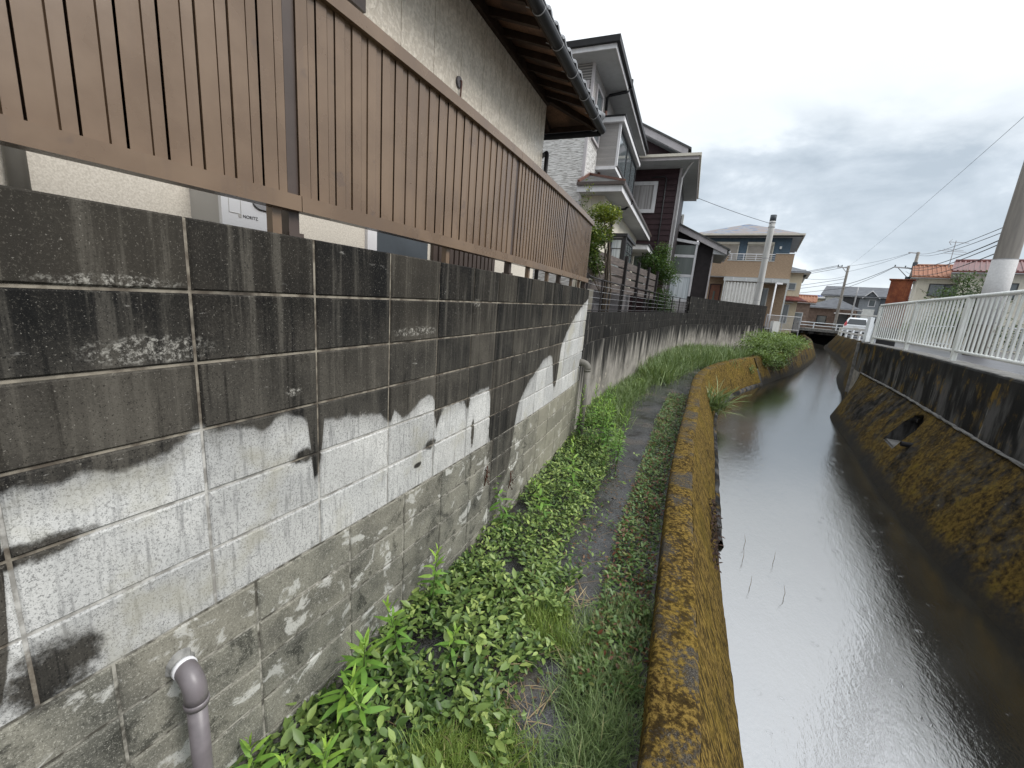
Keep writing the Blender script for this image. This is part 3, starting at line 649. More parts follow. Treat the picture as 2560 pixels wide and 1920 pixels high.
# ------------------------------------------------------------------ brown steel fence on the wall
fen = thing('metal_fence', 'brown steel panel fence of vertical ribs standing on the black block wall', 'fence')
FO = .05
ZB0, ZB1, ZT0, ZT1 = CZ+.219, CZ+.269, CZ+.905, CZ+.955
def slat_mesh():
    prof = [(0.001, .016), (0.001, .0), (.0465, .0), (.0475, .015), (.0525, .015), (.0535, .006), (.0812, .005), (.0825, .016)]
    m = MB(); th = .0016
    pts = prof+[(x, y+th) for x, y in reversed(prof)]
    m.extr([(x, y, ZB1-.012) for x, y in pts], (0, 0, ZT0-ZB1+.03)); return m.mesh('slat', 'brown')
SM = slat_mesh()
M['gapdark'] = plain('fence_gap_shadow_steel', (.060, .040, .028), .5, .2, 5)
SM = SM; secs = [(-1.45, .345), (.385, 2.105), (2.145, 3.39), (3.43, 4.66)]
for (a, b) in secs:
    n = int(round((b-a)/{.345: .0845, 2.105: .0765}.get(b, .060)))
    wsc = (b-a)/n/.0845
    for k in range(n):
        s = a+(b-a)*k/n; x, y, _ = wpt(s, FO, 0); inst('slat', SM, (x, y, random.uniform(-.003, .003)), rzof(warc(s)[2])+random.gauss(0, .004), fen, (wsc, 1, 1))
def rail(name, a, b, z0, z1, o0, o1, mat='brown'):
    m = MB(); sr = np.linspace(a, b, max(3, int((b-a)/.2)))
    for s in sr: m.v += [wpt(s, o0, z0), wpt(s, o0, z1), wpt(s, o1, z1), wpt(s, o1, z0)]
    for i in range(len(sr)-1):
        for j in range(4): p = i*4+j; q = i*4+(j+1) % 4; m.f.append((p, q, q+4, p+4))
    k = (len(sr)-1)*4; m.f += [(0, 1, 2, 3), (k, k+1, k+2, k+3)]; m.build(name, mat, fen)
for (a, b) in secs: rail('gap_shade_sheet', a-.02, b+.02, ZB1-.004, ZT0+.004, FO+.0175, FO+.021, 'gapdark')  # dark sheet added behind the slats; its colour gives the gap shade
cuts = [-1.45, .372, 2.125, 3.41, 4.67]
for a, b in zip(cuts, cuts[1:]):
    rail('bottom_rail', a+.0015, b-.0015, ZB0, ZB1, FO-.026, FO+.03)
    rail('top_rail', a+.0015, b-.0015, ZT0, ZT1, FO-.022, FO+.034)
for s in (-1.30, .365, 2.125, 3.41, 4.66):
    x, y, a = warc(s); m = MB(); m.box(-.02, .02, .0, .04, H0-.01, ZT0+.01); o = m.build('post', 'brown_dark', fen)
    p = wpt(s, FO+.008, 0); o.location = p; o.rotation_euler = (0, 0, rzof(a))
    m = MB(); m.box(-.028, .028, -.012, .05, H0-.002, H0+.012); o = m.build('post_base', 'brown_dark', fen); o.location = p; o.rotation_euler = (0, 0, rzof(a))
for s in (.30, 1.30, 2.5, 3.0, 3.9, 4.3):
    x, y, a = warc(s); m = MB(); m.box(-.016, .016, .0, .03, H0-.01, ZB0+.005); o = m.build('support', 'brown', fen); o.location = wpt(s, FO+.005, 0); o.rotation_euler = (0, 0, rzof(a))

# ------------------------------------------------------------------ second retaining wall
w2 = thing('retaining_wall', 'curving retaining wall of streaked concrete topped with blackened blocks beside the path', 'retaining wall')
ZM = 1.20
sweep(PW2, lambda t: [(0, -.3), (0, ZM), (-.22, ZM), (-.22, -.3)], 0, PW2.L, .35, 0, True).build('concrete_face', 'w2', w2)
S3 = PW2.sat(17.0)
bcache = {}
def w2block(a, b, zt, h):
    k = (round(b-a, 2), round(h, 3))
    if k not in bcache: bcache[k] = block_mesh(b-a, h, .15, .004, 'blackblock')
    x, y, th, _ = PW2.at((a+b)/2, -.012); inst('block', bcache[k], (x, y, zt-h/2), rzof(th), w2)
def course(a, b, zt, h, st, w=.42):
    t = a
    if st: w2block(t, t+w/2, zt, h); t += w/2
    while t+w <= b+.01: w2block(t, t+w, zt, h); t += w
    if b-t > .06: w2block(t, b, zt, h)
for r in range(2): course(.02, S3, ZM+.005+.233*(r+1), .233, r % 2)
for r in range(5): course(S3+.02, PW2.L, ZM+.005+.225*(r+1), .225, r % 2)
sweep(PW2, lambda t: [(-.02, ZM), (-.02, ZM+.46 if t < S3 else ZM+1.12), (-.15, ZM+.46 if t < S3 else ZM+1.12), (-.15, ZM)], .03, S3-.001, .5, 0, True).build('mortar', 'mortar2', w2)
sweep(PW2, lambda t: [(-.02, ZM), (-.02, ZM+1.12), (-.15, ZM+1.12), (-.15, ZM)], S3+.03, PW2.L-.01, .5, 0, True).build('mortar', 'mortar2', w2)

# ------------------------------------------------------------------ mossy parapet between path and stream
par = thing('stream_parapet', 'low parapet thick with orange-brown moss between the path and the stream', 'parapet')
TJ = PPAR.sat(15.9)
def ptop(t): return .20 + (.03 if t < TJ else .10*min(1, (t-TJ)/1.0))
sweep(PPAR, lambda t: [(0, -.35), (.004, ptop(t)-.02), (.018, ptop(t)), (.075, ptop(t)+.004), (.14, ptop(t)+.003), (.19, ptop(t)), (.212, ptop(t)-.02)], 0, TJ, .06, .0035).build('top_slab', 'moss_top', par, smooth=True)
sweep(PPAR, lambda t: [(.212, ptop(t)-.02), (.27, ptop(t)-.15), (.35, ptop(t)-.33), (.44, ptop(t)-.53), (.53, ptop(t)-.73), (.60, -.66), (.63, -.78), (.70, -1.3)], 0, TJ, .06, .004).build('sloping_face', 'moss_side', par, smooth=True)
sweep(PPAR, lambda t: [(0, -.35), (0, ptop(t)), (.22, ptop(t)), (.28, ptop(t)-.14), (.60, -.58), (.68, -.80), (.76, -1.3)], TJ+.04, PPAR.L, .25, .006).build('far_section', 'moss_bank', par, smooth=True)
# ledge of bare concrete at the water line
sweep(PPAR, lambda t: [(.585, -.70), (.60, -.66), (.66, -.69), (.70, -.82)], PPAR.sat(4.5), TJ, .2, .008).build('waterline_ledge', 'bank_wall', par, smooth=True)

# ------------------------------------------------------------------ embankment on the road side
emb = thing('embankment_wall', 'high road embankment, blackened concrete above a sloping foot of brown moss', 'embankment')
def etop(t): return PBANK.at(t)[3]
sweep(PBANK, lambda t: [(0.02, .38), (0, .44), (0, etop(t)-.03), (.02, etop(t))], 0, SCRN, .12, .003).build('upper_wall', 'bank_wall', emb)
sweep(PBANK, lambda t: [(.012, etop(t)-.006), (.03, etop(t)+.004), (.36, etop(t)+.004), (.36, etop(t)-.3)], 0, SCRN+.02, .3, .002).build('coping', 'coping', emb)
SN0, SN1 = PBANK.sat(3.2), PBANK.sat(6.2)
def nose(t): q = min(1, max(0, (SCRN-1.15-t)/1.9)); return math.sqrt(max(0, 1-(1-q)**2))*(.74+.26*min(1, max(0, (t-SN0)/(SN1-SN0))))
bat = sweep(PBANK, lambda t: [(.60, .455), (.05, .455)]+[(a*nose(t)+.004, b) for a, b in ((-.035, .44), (-.06, .39), (-.19, .18), (-.34, -.06), (-.49, -.36), (-.62, -.62), (-.70, -.78), (-.9, -1.3))]+[(.60, -1.3)], 0, SCRN-1.16, .10, .004, True)
sweep(PBANK, lambda t: [(.03, .46), (.0, .445), (.0, -1.3)], SCRN-2.2, SCRN, .12, .003).build('lower_wall', 'w2', emb)
sweep(PBANK, lambda t: [(.02, .42), (-.05*nose(t)-.004, .455), (-.055*nose(t)-.004, .475), (.03, .475)], 0, SCRN-1.2, .10, .012).build('ledge', 'coping', emb)
bo = bat.build('sloping_foot', 'moss_bank', emb, smooth=True)
# arched drain mouth cut into the sloping foot
HT = PBANK.sat(6.95); hx, hy, hth, _ = PBANK.at(HT, -.33)
cut = MB(); prof = [(-.34, -.26), (.34, -.26), (.36, .14), (.24, .28), (.0, .35), (-.22, .29), (-.34, .13)]
cut.extr([(a, -.75, b) for a, b in prof], (0, 1.1, 0)); cmo = cut.build('cut', 'bank_wall'); cmo.location = (hx, hy, .02); cmo.rotation_euler = (0, 0, rzof(hth)+math.pi)
bmod = bo.modifiers.new('b', 'BOOLEAN'); bmod.object = cmo; bmod.operation = 'DIFFERENCE'; bmod.solver = 'EXACT'; bmod.material_mode = 'TRANSFER'
bpy.context.view_layer.update()
ev = bo.evaluated_get(bpy.context.evaluated_depsgraph_get()); nm = bpy.data.meshes.new_from_object(ev)
bo.modifiers.clear(); bo.data = nm; bpy.data.objects.remove(cmo)
if not nm.materials: nm.materials.append(M['moss_bank'])
m = MB(); m.box(-.33, .33, -.06, .3, -.265, -.235); o = m.build('drain_sill', 'coping', emb); o.location = (hx, hy, .02); o.rotation_euler = (0, 0, rzof(hth)+math.pi)
m = MB(); m.box(-.5, .5, .33, .37, -.4, .5); o = m.build('drain_back', 'bank_wall', emb); o.location = (hx, hy, .02); o.rotation_euler = (0, 0, rzof(hth)+math.pi)
# small weep pipe
x, y, th, _ = PBANK.at(HT-.75, -.42); m = MB(); m.tube([(-.2, 0, 0), (.015, 0, -.004)], .042, 12, False); m.tube([(-.2, 0, 0), (.0, 0, 0)], .034, 12); o = m.build('weep_pipe', 'gutter', emb); o.location = (x, y, -.03); o.rotation_euler = (0, 0, math.pi-th)
# lower bank beyond the corner
def fk(t): q = min(1, max(0, (t-SCRN)/9.0)); return q*q*(3-2*q)
sweep(PBANK, lambda t: [(.34, etop(t)-.03), (.30, etop(t)+.03), (.0, etop(t)+.02)]+[(a*fk(t), b) for a, b in ((-.14, etop(t)-.30), (-.44, -.30), (-.52, -.62), (-.72, -.66), (-.80, -.80), (-.9, -1.3))], SCRN-.05, PBANK.L, .3, .006).build('far_bank', 'moss_bank', emb, smooth=True)
m = MB(); x, y, th, z = PBANK.at(SCRN-.02, -.02); m.box(-.05, .05, -.03, .05, -.3, z-.02); o = m.build('corner_joint', 'coping', emb); o.location = (x, y, 0); o.rotation_euler = (0, 0, rzof(th))

# ------------------------------------------------------------------ house helpers
# house frame: local x = away from the camera along the stream, y = to the left, z absolute
def house(name, label, o, deg, cat='house', group=None): return thing(name, label, cat, (o[0], o[1], 0), rzof(R(deg)), group)
def B(root, name, mat, *b, **k): return MB().box(*b).build(name, mat, root, **k)
def window(root, plane, c, a0, a1, z0, z1, fmat='white_trim', pmat='glass', fw=.06, pr=.05, bars=(), hb=(), name='window'):
    """plane 'X': face x=c looking to -x, a = y.  plane 'Y': face y=c looking to -y, a = x."""
    f = MB()
    def bx(m, p0, p1, q0, q1, d0, d1):
        if plane == 'X': m.box(c-d1, c-d0, p0, p1, q0, q1)
        else: m.box(p0, p1, c-d1, c-d0, q0, q1)
    bx(f, a0, a1, z0, z0+fw, -.01, pr); bx(f, a0, a1, z1-fw, z1, -.01, pr); bx(f, a0, a0+fw, z0+fw, z1-fw, -.01, pr); bx(f, a1-fw, a1, z0+fw, z1-fw, -.01, pr)
    for t in bars: q = a0+(a1-a0)*t; bx(f, q-fw*.35, q+fw*.35, z0+fw, z1-fw, -.01, pr*.8)
    for t in hb: q = z0+(z1-z0)*t; bx(f, a0+fw, a1-fw, q-fw*.25, q+fw*.25, -.01, pr*.7)
    o = f.build(name, fmat, root); p = MB(); bx(p, a0+fw*.8, a1-fw*.8, z0+fw*.8, z1-fw*.8, -.005, pr*.35); p.build('pane', pmat, o); return o
def hip(root, x0, x1, y0, y1, ze, rise, mat, name='roof', th=.06, ridge=None):
    """hip roof over a rectangle; ridge along the longer side."""
    w, d = x1-x0, y1-y0; m = MB()
    k = min(w, d)/2 if ridge is None else ridge
    if w >= d: ra, rb = (x0+k, (y0+y1)/2, ze+rise), (x1-k, (y0+y1)/2, ze+rise)
    else: ra, rb = ((x0+x1)/2, y0+k, ze+rise), ((x0+x1)/2, y1-k, ze+rise)
    c = [(x0, y0, ze), (x1, y0, ze), (x1, y1, ze), (x0, y1, ze)]; b = [(x, y, z-th) for x, y, z in c]
    v = c+[ra, rb]+b
    f = [(0, 1, 5, 4), (1, 2, 5), (2, 3, 4, 5), (3, 0, 4)] if w >= d else [(0, 1, 4), (1, 2, 5, 4), (2, 3, 5), (3, 0, 4, 5)]
    f += [(9, 8, 7, 6)]+[(i, 6+i, 6+(i+1) % 4, (i+1) % 4) for i in range(4)]
    return m.add(v, f).build(name, mat, root)

# ------------------------------------------------------------------ house 1: beige stucco, open eaves
h1 = house('stucco_house', 'beige stucco house with deep open wooden eaves behind the brown steel fence', (.18, 6.85), 22.5)
edges = [-.15-.455*k for k in range(21)]; edges = [0.0]+edges
for a, b in zip(edges, edges[1:]): B(h1, 'siding_panel', 'stucco', b+.003, a-.003, 0, .05, 2.72, 4.9)
B(h1, 'wall', 'stucco', -9.2, -.012, .012, 7, 1.1, 5.0)
B(h1, 'base_wall', 'stucco2', -9.2, -.004, -.012, .05, 1.15, 2.715)
B(h1, 'end_board', 'stucco', -.011, .006, .002, 7.0, 1.15, 4.9)
# eaves: boards, rafters, tiles
EX1, EY0, SL, ZE = .60, -.64, .34, 4.46
def zsl(d): return ZE+d*SL
def hipsheet(off, ex, mat, name, th):
    x0, x1, y0, y1 = -9.8-ex, EX1+ex, EY0-ex, 7.6+ex; k = 4.1+ex; z0 = ZE+off-ex*SL; zr = z0+k*SL
    c = [(x0, y0, z0), (x1, y0, z0), (x1, y1, z0), (x0, y1, z0)]; r = [(x0+k, (y0+y1)/2, zr), (x1-k, (y0+y1)/2, zr)]
    up_ = [(x, y, z+th) for x, y, z in c+r]; v = c+r+up_
    f = [(0, 1, 5, 4), (1, 2, 5), (2, 3, 4, 5), (3, 0, 4)]; f2 = [tuple(6+i for i in q) for q in f]
    f3 = [(i, (i+1) % 4, 6+(i+1) % 4, 6+i) for i in range(4)]
    return MB().add(v, f+f2+f3).build(name, mat, h1)
hipsheet(.06, 0, 'eave', 'eave_boards', .02); hipsheet(.085, .05, 'tile', 'roof', .05)
for k in range(26):
    x = -.18-.36*k; m = MB(); m.bar((x, EY0+.02, zsl(.02)+.025), (x, .15, zsl(.79)+.025), .055, .075); m.build('rafter', 'rafter', h1)
for k in range(8):
    y = .15+.4*k; m = MB(); m.bar((EX1-.02, y, zsl(.02)+.025), (-.1, y, zsl(.72)+.025), .055, .075); m.build('rafter', 'rafter', h1)
MB().bar((EX1-.02, EY0+.02, zsl(0)+.02), (-.25, .21, zsl(.85)+.02), .07, .09).build('hip_rafter', 'rafter', h1)
m = MB(); m.box(-9.8, EX1+.01, EY0-.012, EY0+.014, ZE-.01, ZE+.085); m.build('eave_fascia', 'rafter', h1)
m = MB(); m.box(EX1-.014, EX1+.012, EY0+.016, 7.6, ZE-.01, ZE+.085); m.build('eave_fascia', 'rafter', h1)
MB().box(-9.2, 0, -.05, .0, 4.60, 4.70).build('wall_plate', 'rafter', h1)
# tile noses along the eave
tm = MB(); pf = [(.0, 0), (.025, .028), (.075, .040), (.125, .028), (.15, 0), (.235, -.008), (.235, -.022), (.13, -.014), (.075, .018), (.02, -.014)]
tm.extr([(x, 0, z) for x, z in pf], (0, .30, .30*SL)); TM = tm.mesh('roof_tile', 'tile')
for k in range(42): inst('roof_tile', TM, (EX1-.22-.243*k, EY0-.075, ZE+.125), 0, h1)
MB().tube([(EX1+.02, EY0-.07, ZE+.16), (EX1-.5, EY0+.5, ZE+.36)], .06, 10).build('hip_tile', 'tile', h1, smooth=True)
# gutter, brackets, downpipe
def halfpipe(pts, r, n=9):
    m = MB(); m.tube(pts, r, 12); return m
halfpipe([(-9.8, EY0-.075, ZE-.005), (EX1+.05, EY0-.075, ZE-.012)], .056).build('gutter', 'gutter', h1, smooth=True)
halfpipe([(EX1+.075, EY0-.05, ZE-.03), (EX1+.075, 7, ZE-.05)], .05).build('gutter', 'gutter', h1, smooth=True)
for k in range(9):
    x = .05-.58*k; m = MB(); m.tube([(x, EY0+.06, ZE+.02)]+[(x, EY0-.075+.065*math.cos(q), ZE-.008+.065*math.sin(q)) for q in np.linspace(0, -math.pi, 9)], .005, 5); m.build('gutter_bracket', 'steel', h1)
m = MB(); m.tube([(EX1+.075, .35, ZE-.06), (EX1+.07, .35, ZE-.30), (EX1-.05, .30, ZE-.42), (.12, -.02, ZE-.46), (.06, -.05, ZE-.50), (.06, -.05, 1.2)], .032, 10); m.build('downpipe', 'gutter', h1, smooth=True)
MB().tube([(EX1+.075, .35, ZE-.02), (EX1+.075, .35, ZE-.16), (EX1+.075, .35, ZE-.26)], [.06, .075, .045], 10).build('gutter_outlet', 'gutter', h1)
# window with brown shutter frame high on the wall
window(h1, 'Y', 0, -5.7, -3.80, 3.66, 4.45, 'brown_dark', 'glass', .07, .07, (.5,))
# things in the gap under the fence
B(h1, 'door_panel', 'darkgrey', -3.63, -2.92, -.03, -.005, 1.2, 2.45)
B(h1, 'door_trim', 'white_trim', -3.74, -3.635, -.04, -.005, 1.2, 2.45)
for k in range(14): B(h1, 'filler_slat', 'brown_dark', -2.85+.1*k, -2.78+.1*k, -.05, -.02, 1.2, 2.6)  # dark ribbed strips added in place of the dark inner fence
MB().tube([(-5.60, -.05, 1.2), (-5.60, -.05, 4.4)], .03, 10).build('drain_pipe', 'pvc2', h1, smooth=True)
m = MB(); m.tube([(-2.46, .0, 3.83), (-2.46, -.02, 3.83)], .05, 12); m.build('putty_patch', 'stonegrey', h1)
m = MB(); m.tube([(-2.46, .0, 3.85), (-2.455, -.035, 3.84), (-2.45, -.03, 3.78), (-2.43, -.012, 3.66), (-2.40, -.008, 3.55)], .008, 6); m.build('cable_stub', 'copper', h1)
# water heater on the wall
ht = house('water_heater', 'white wall-mounted water heater with grey side, seen in the gap under the fence', (0, 0), 22.5, 'water heater'); ht.location = h1.matrix_basis @ Vector((-4.8, 0, 0))
B(ht, 'case', 'heater_side', -.185, .185, -.24, -.004, 1.72, 2.34)
B(ht, 'front_panel', 'heater', -.19, .19, -.262, -.241, 1.715, 2.345)
m = MB(); pts = [(.02+.05*math.cos(q)+(.0 if math.cos(q) < 0 else .10), -.264, 2.215+.032*math.sin(q)) for q in np.linspace(0, 2*math.pi, 20, False)]
m.extr(pts, (0, -.008, 0)); m.build('exhaust_grille', 'steel', ht)
m = MB()
for (a, b, c, d) in ((-.155, -.153, 2.14, 2.30), (-.095, -.093, 2.14, 2.30), (-.155, -.093, 2.14, 2.142)): m.box(a, b, -.264, -.2625, c, d)
m.build('hatch_outline', 'heater_side', ht)
cu_ = bpy.data.curves.new('lettering', 'FONT'); cu_.body = 'NORITZ'; cu_.size = .022; cu_.extrude = .0004
to = bpy.data.objects.new('lettering', cu_); link(to); bpy.context.view_layer.update()
tme = bpy.data.meshes.new_from_object(to.evaluated_get(bpy.context.evaluated_depsgraph_get())); bpy.data.objects.remove(to); tme.materials.clear(); tme.materials.append(M['ink'])
inst('lettering', tme, (-.085, -.2635, 2.125), 0, ht, rot=(R(90), 0, 0))
m = MB(); m.box(-.108, -.092, -.2635, -.2625, 2.123, 2.14); m.build('maker_mark', 'heater_side', ht)
B(ht, 'bottom_cover', 'heater', -.15, .15, -.2, -.004, 1.45, 1.715)

# ------------------------------------------------------------------ house 2: rippled grey siding, two storeys
h2 = house('grey_siding_house', 'two-storey house of rippled grey siding with bay window and small lower roof', (1.26, 10.4), 21.7)
B(h2, 'lower_wall', 'siding2', 0, 6.2, 0, 6, 1.1, 5.45)
B(h2, 'upper_wall', 'siding2b', .002, 6.2, .002, 6, 5.452, 6.96)
B(h2, 'corner_strip', 'grey_trim', -.012, .05, -.012, .05, 1.2, 6.95)
B(h2, 'soffit', 'soffit', -.43, 6.2, -.50, 6.5, 6.955, 6.985)
B(h2, 'fascia', 'white_trim', -.455, 6.2, -.525, -.5, 6.94, 7.10); B(h2, 'fascia', 'white_trim', -.455, -.43, -.499, 6.5, 6.94, 7.10)
B(h2, 'gutter', 'gutter', -.53, 6.2, -.60, -.527, 7.03, 7.15); B(h2, 'gutter', 'gutter', -.53, -.457, -.526, 6.5, 7.03, 7.15)
hip(h2, -.5, 6.25, -.57, 6.6, 7.16, 1.2, 'shingle')
window(h2, 'X', 0, .08, .62, 5.62, 6.60, 'grey_trim', 'glass', .05, .04)
window(h2, 'Y', 0, .32, 1.02, 5.55, 6.68, 'grey_trim', 'glass', .05, .04)
m = MB(); m.tube([(1.5, -.56, 7.05), (1.42, -.5, 6.93), (1.36, -.10, 6.86), (1.33, -.05, 6.80), (1.33, -.05, 6.5)], .035, 8); m.build('downpipe', 'gutter', h2, smooth=True)
MB().tube([(1.33, -.05, 6.5), (1.33, -.05, 4.7)], .035, 8).build('downpipe', 'copper', h2, smooth=True)
MB().tube([(1.5, -.56, 7.0), (1.5, -.56, 7.22)], .05, 8).build('gutter_outlet', 'gutter', h2)
# oriel window
B(h2, 'oriel_side', 'siding2b', 1.10, 4.5, -.47, -.004, 5.16, 6.12)
B(h2, 'oriel_base', 'white_trim', 1.08, 4.52, -.50, -.004, 5.08, 5.158)
B(h2, 'oriel_roof', 'gutter', .98, 4.62, -.62, -.004, 6.235, 6.27); B(h2, 'oriel_fascia', 'white_trim', 1.0, 4.6, -.60, -.004, 6.122, 6.233)
window(h2, 'Y', -.47, 1.16, 4.44, 5.2, 6.1, 'black_trim', 'glass', .05, .05, (.42, .7)); 
B(h2, 'oriel_post', 'white_trim', 1.095, 1.155, -.53, -.472, 5.162, 6.118)
# lower wing with its own eaves
ZW = 4.22
B(h2, 'wing_wall', 'cream2', .02, 6.5, -.55, -.003, 1.1, ZW)
B(h2, 'wing_soffit', 'soffit', -.36, 6.9, -.96, .0, ZW, ZW+.025)
B(h2, 'wing_fascia', 'white_trim', -.385, 6.92, -.985, -.962, ZW-.01, ZW+.17); B(h2, 'wing_fascia', 'white_trim', -.385, -.362, -.961, .02, ZW-.01, ZW+.17)
B(h2, 'wing_gutter', 'brown_dark', -.44, 6.95, -1.04, -.987, ZW+.12, ZW+.185); B(h2, 'wing_gutter', 'brown_dark', -.44, -.387, -.986, .02, ZW+.12, ZW+.185)
m = MB(); z0 = ZW+.18; m.add([(-.42, -1.02, z0), (6.95, -1.02, z0), (6.95, 0, z0+.42), (.55, 0, z0+.42), (-.42, 0.0, z0), (-.42, -1.02, z0-.02), (6.95, -1.02, z0-.02), (6.95, 0, z0-.02), (-.42, 0, z0-.02)], [(0, 1, 2, 3), (0, 3, 4), (5, 8, 7, 6), (0, 5, 6, 1), (0, 4, 8, 5), (1, 6, 7, 2)]); m.build('wing_roof', 'shingle', h2)
m = MB(); m.bar((-.42, -1.02, z0+.02), (.55, -.01, z0+.44), .06, .05); m.bar((.55, -.012, z0+.445), (-.42, -.012, z0+.03), .05, .05); m.build('hip_flashing', 'copper', h2)
MB().tube([(1.2, -1.03, ZW+.12), (1.2, -.85, ZW-.05), (1.0, -.6, ZW-.12), (1.0, -.58, 1.3)], .03, 8).build('downpipe', 'gutter', h2, smooth=True)
# bay window of the wing
B(h2, 'bay_box', 'white_trim', 1.25, 2.9, -.93, -.552, 2.55, 3.50); B(h2, 'bay_roof', 'black_trim', 1.15, 3.0, -1.0, -.552, 3.505, 3.58)
window(h2, 'X', 1.25, -.90, -.58, 2.62, 3.47, 'black_trim', 'curtain2', .04, .03, (), (.35, .7)); window(h2, 'Y', -.93, 1.45, 2.75, 2.62, 3.47, 'black_trim', 'glass', .05, .03, (.33, .66), (.35, .7))
B(h2, 'bay_post', 'black_trim', 1.205, 1.29, -.975, -.89, 2.56, 3.5)
B(h2, 'stone_plinth', 'stonegrey', -.02, 6.5, -.60, -.552, 1.1, 2.35)
B(h2, 'canopy', 'white_trim', 4.4, 6.4, -1.2, -.552, 3.60, 3.74); B(h2, 'canopy_top', 'black_trim', 4.35, 6.45, -1.25, -.552, 3.742, 3.77)
window(h2, 'Y', -.55, 3.4, 4.2, 2.3, 3.5, 'white_trim', 'glass', .06, .04)

# ------------------------------------------------------------------ house 3: dark plum siding
h3 = house('dark_siding_house', 'dark plum-brown house with white corner trim, gable and glazed porch', (5.6, 16.68), 22)
B(h3, 'wall', 'darkside', .02, 5, .02, 5, 1.1, 6.86)
bm_ = MB(); bm_.add([(-.004, .06, 0), (-.004, 2.9, 0), (-.034, 2.9, .0), (-.034, .06, .0), (-.004, .06, .196), (-.004, 2.9, .196), (-.008, 2.9, .196), (-.008, .06, .196)], [(0, 1, 2, 3), (4, 7, 6, 5), (3, 2, 6, 7), (0, 4, 5, 1), (0, 3, 7, 4), (1, 5, 6, 2)]); SB = bm_.mesh('siding_board', 'darkside')
for k in range(29): inst('siding_board', SB, (.02, 0, 1.1+.2*k), 0, h3)
B(h3, 'corner_trim', 'grey_trim', -.03, .10, -.03, .055, 1.1, 6.86)
MB().tube([(-.06, -.06, 1.1), (-.06, -.06, 6.5), (-.35, -.25, 6.8), (-.9, -.5, 6.95)], .035, 8).build('downpipe', 'white_trim', h3, smooth=True)
B(h3, 'side_wall', 'darkside2', .11, 5, .0, .019, 1.1, 6.85)
B(h3, 'soffit', 'soffit', -.98, 5.2, -.54, 5, 6.862, 6.89)
B(h3, 'fascia', 'grey_trim', -1.0, 5.2, -.565, -.542, 6.85, 7.0); B(h3, 'fascia', 'grey_trim', -1.0, -.982, -.541, 5, 6.85, 7.0)
B(h3, 'gutter', 'cream_trim', -1.07, 5.2, -.63, -.567, 6.95, 7.04); B(h3, 'gutter', 'cream_trim', -1.07, -1.002, -.566, 5, 6.95, 7.04)
m = MB(); m.add([(-1.05, -.6, 7.03), (-1.05, 5, 7.03), (0, 5, 7.30), (0, .1, 7.30), (5.2, -.6, 7.03), (5.2, .1, 7.30)], [(0, 3, 2, 1), (0, 4, 5, 3)]); m.build('skirt_roof', 'shingle', h3)
m = MB(); m.extr([(.0, .0, 7.1), (.0, 5, 7.1), (.0, 5, 7.2), (.0, 2.5, 8.5), (.0, .0, 7.2)], (5, 0, 0)); m.build('gable_wall', 'darkside', h3)
for sg in (0, 1):
    ya, yb = (-.15, 2.5) if sg == 0 else (5.15, 2.5)
    m = MB(); m.extr([(-.5, ya, 7.12), (-.5, yb, 8.46), (-.5, yb, 8.70), (-.5, ya, 7.36)], (.07, 0, 0)); m.build('rake_board', 'grey_trim', h3)
    m = MB(); m.extr([(-.54, ya-(.1 if sg == 0 else -.1), 7.31), (-.54, yb, 8.70), (-.54, yb, 8.77), (-.54, ya-(.1 if sg == 0 else -.1), 7.38)], (5.7, 0, 0)); m.build('roof', 'shingle', h3)
m = MB(); m.extr([(-.43, .06, 7.2), (-.43, 2.5, 8.44), (-.43, 2.5, 8.47), (-.43, .06, 7.23)], (.42, 0, 0)); m.build('rake_soffit', 'soffit', h3)
w_ = window(h3, 'X', 0.0, .76, 1.80, 5.30, 6.42, 'white_trim', 'curtain', .13, .06)
window(h3, 'X', -.0, .70, 1.55, 2.55, 3.86, 'white_trim', 'frost', .09, .07); B(h3, 'window_hood', 'grey_trim', -.22, -.02, .60, 1.65, 3.87, 3.96)
MB().tube([(-.05, 1.02, 6.56), (-.05, .54, 6.57), (-.05, .48, 6.5), (-.05, .45, 1.2)], .028, 8).build('downpipe', 'black_trim', h3, smooth=True)
# lower wing with mono-pitch roof
m = MB(); m.extr([(5.2, -1.65, 1.0), (5.2, .6, 1.0), (5.2, .6, 5.60), (5.2, .0, 5.55), (5.2, -1.65, 4.72)], (4, 0, 0)); m.build('wing_wall', 'darkside2', h3)
B(h3, 'wing_corner_trim', 'grey_trim', 5.16, 5.26, -1.72, -1.655, 1.0, 4.70)
m = MB(); m.extr([(4.75, .1, 5.48), (4.75, -2.25, 4.42), (4.75, -2.25, 4.66), (4.75, .1, 5.76)], (.08, 0, 0)); m.build('wing_rake_board', 'grey_trim', h3)
m = MB(); m.extr([(4.7, .15, 5.78), (4.7, -2.36, 4.60), (4.7, -2.36, 4.67), (4.7, .15, 5.86)], (4.6, 0, 0)); m.build('wing_roof', 'shingle', h3)
m = MB(); m.extr([(4.84, -1.66, 4.45), (4.84, -2.24, 4.40), (4.84, -2.24, 4.44), (4.84, -1.66, 4.72)], (4, 0, 0)); m.build('wing_soffit', 'soffit', h3)
MB().tube([(4.9, -2.36, 4.58), (9.2, -2.36, 4.55)], .05, 8).build('wing_gutter', 'white_trim', h3)
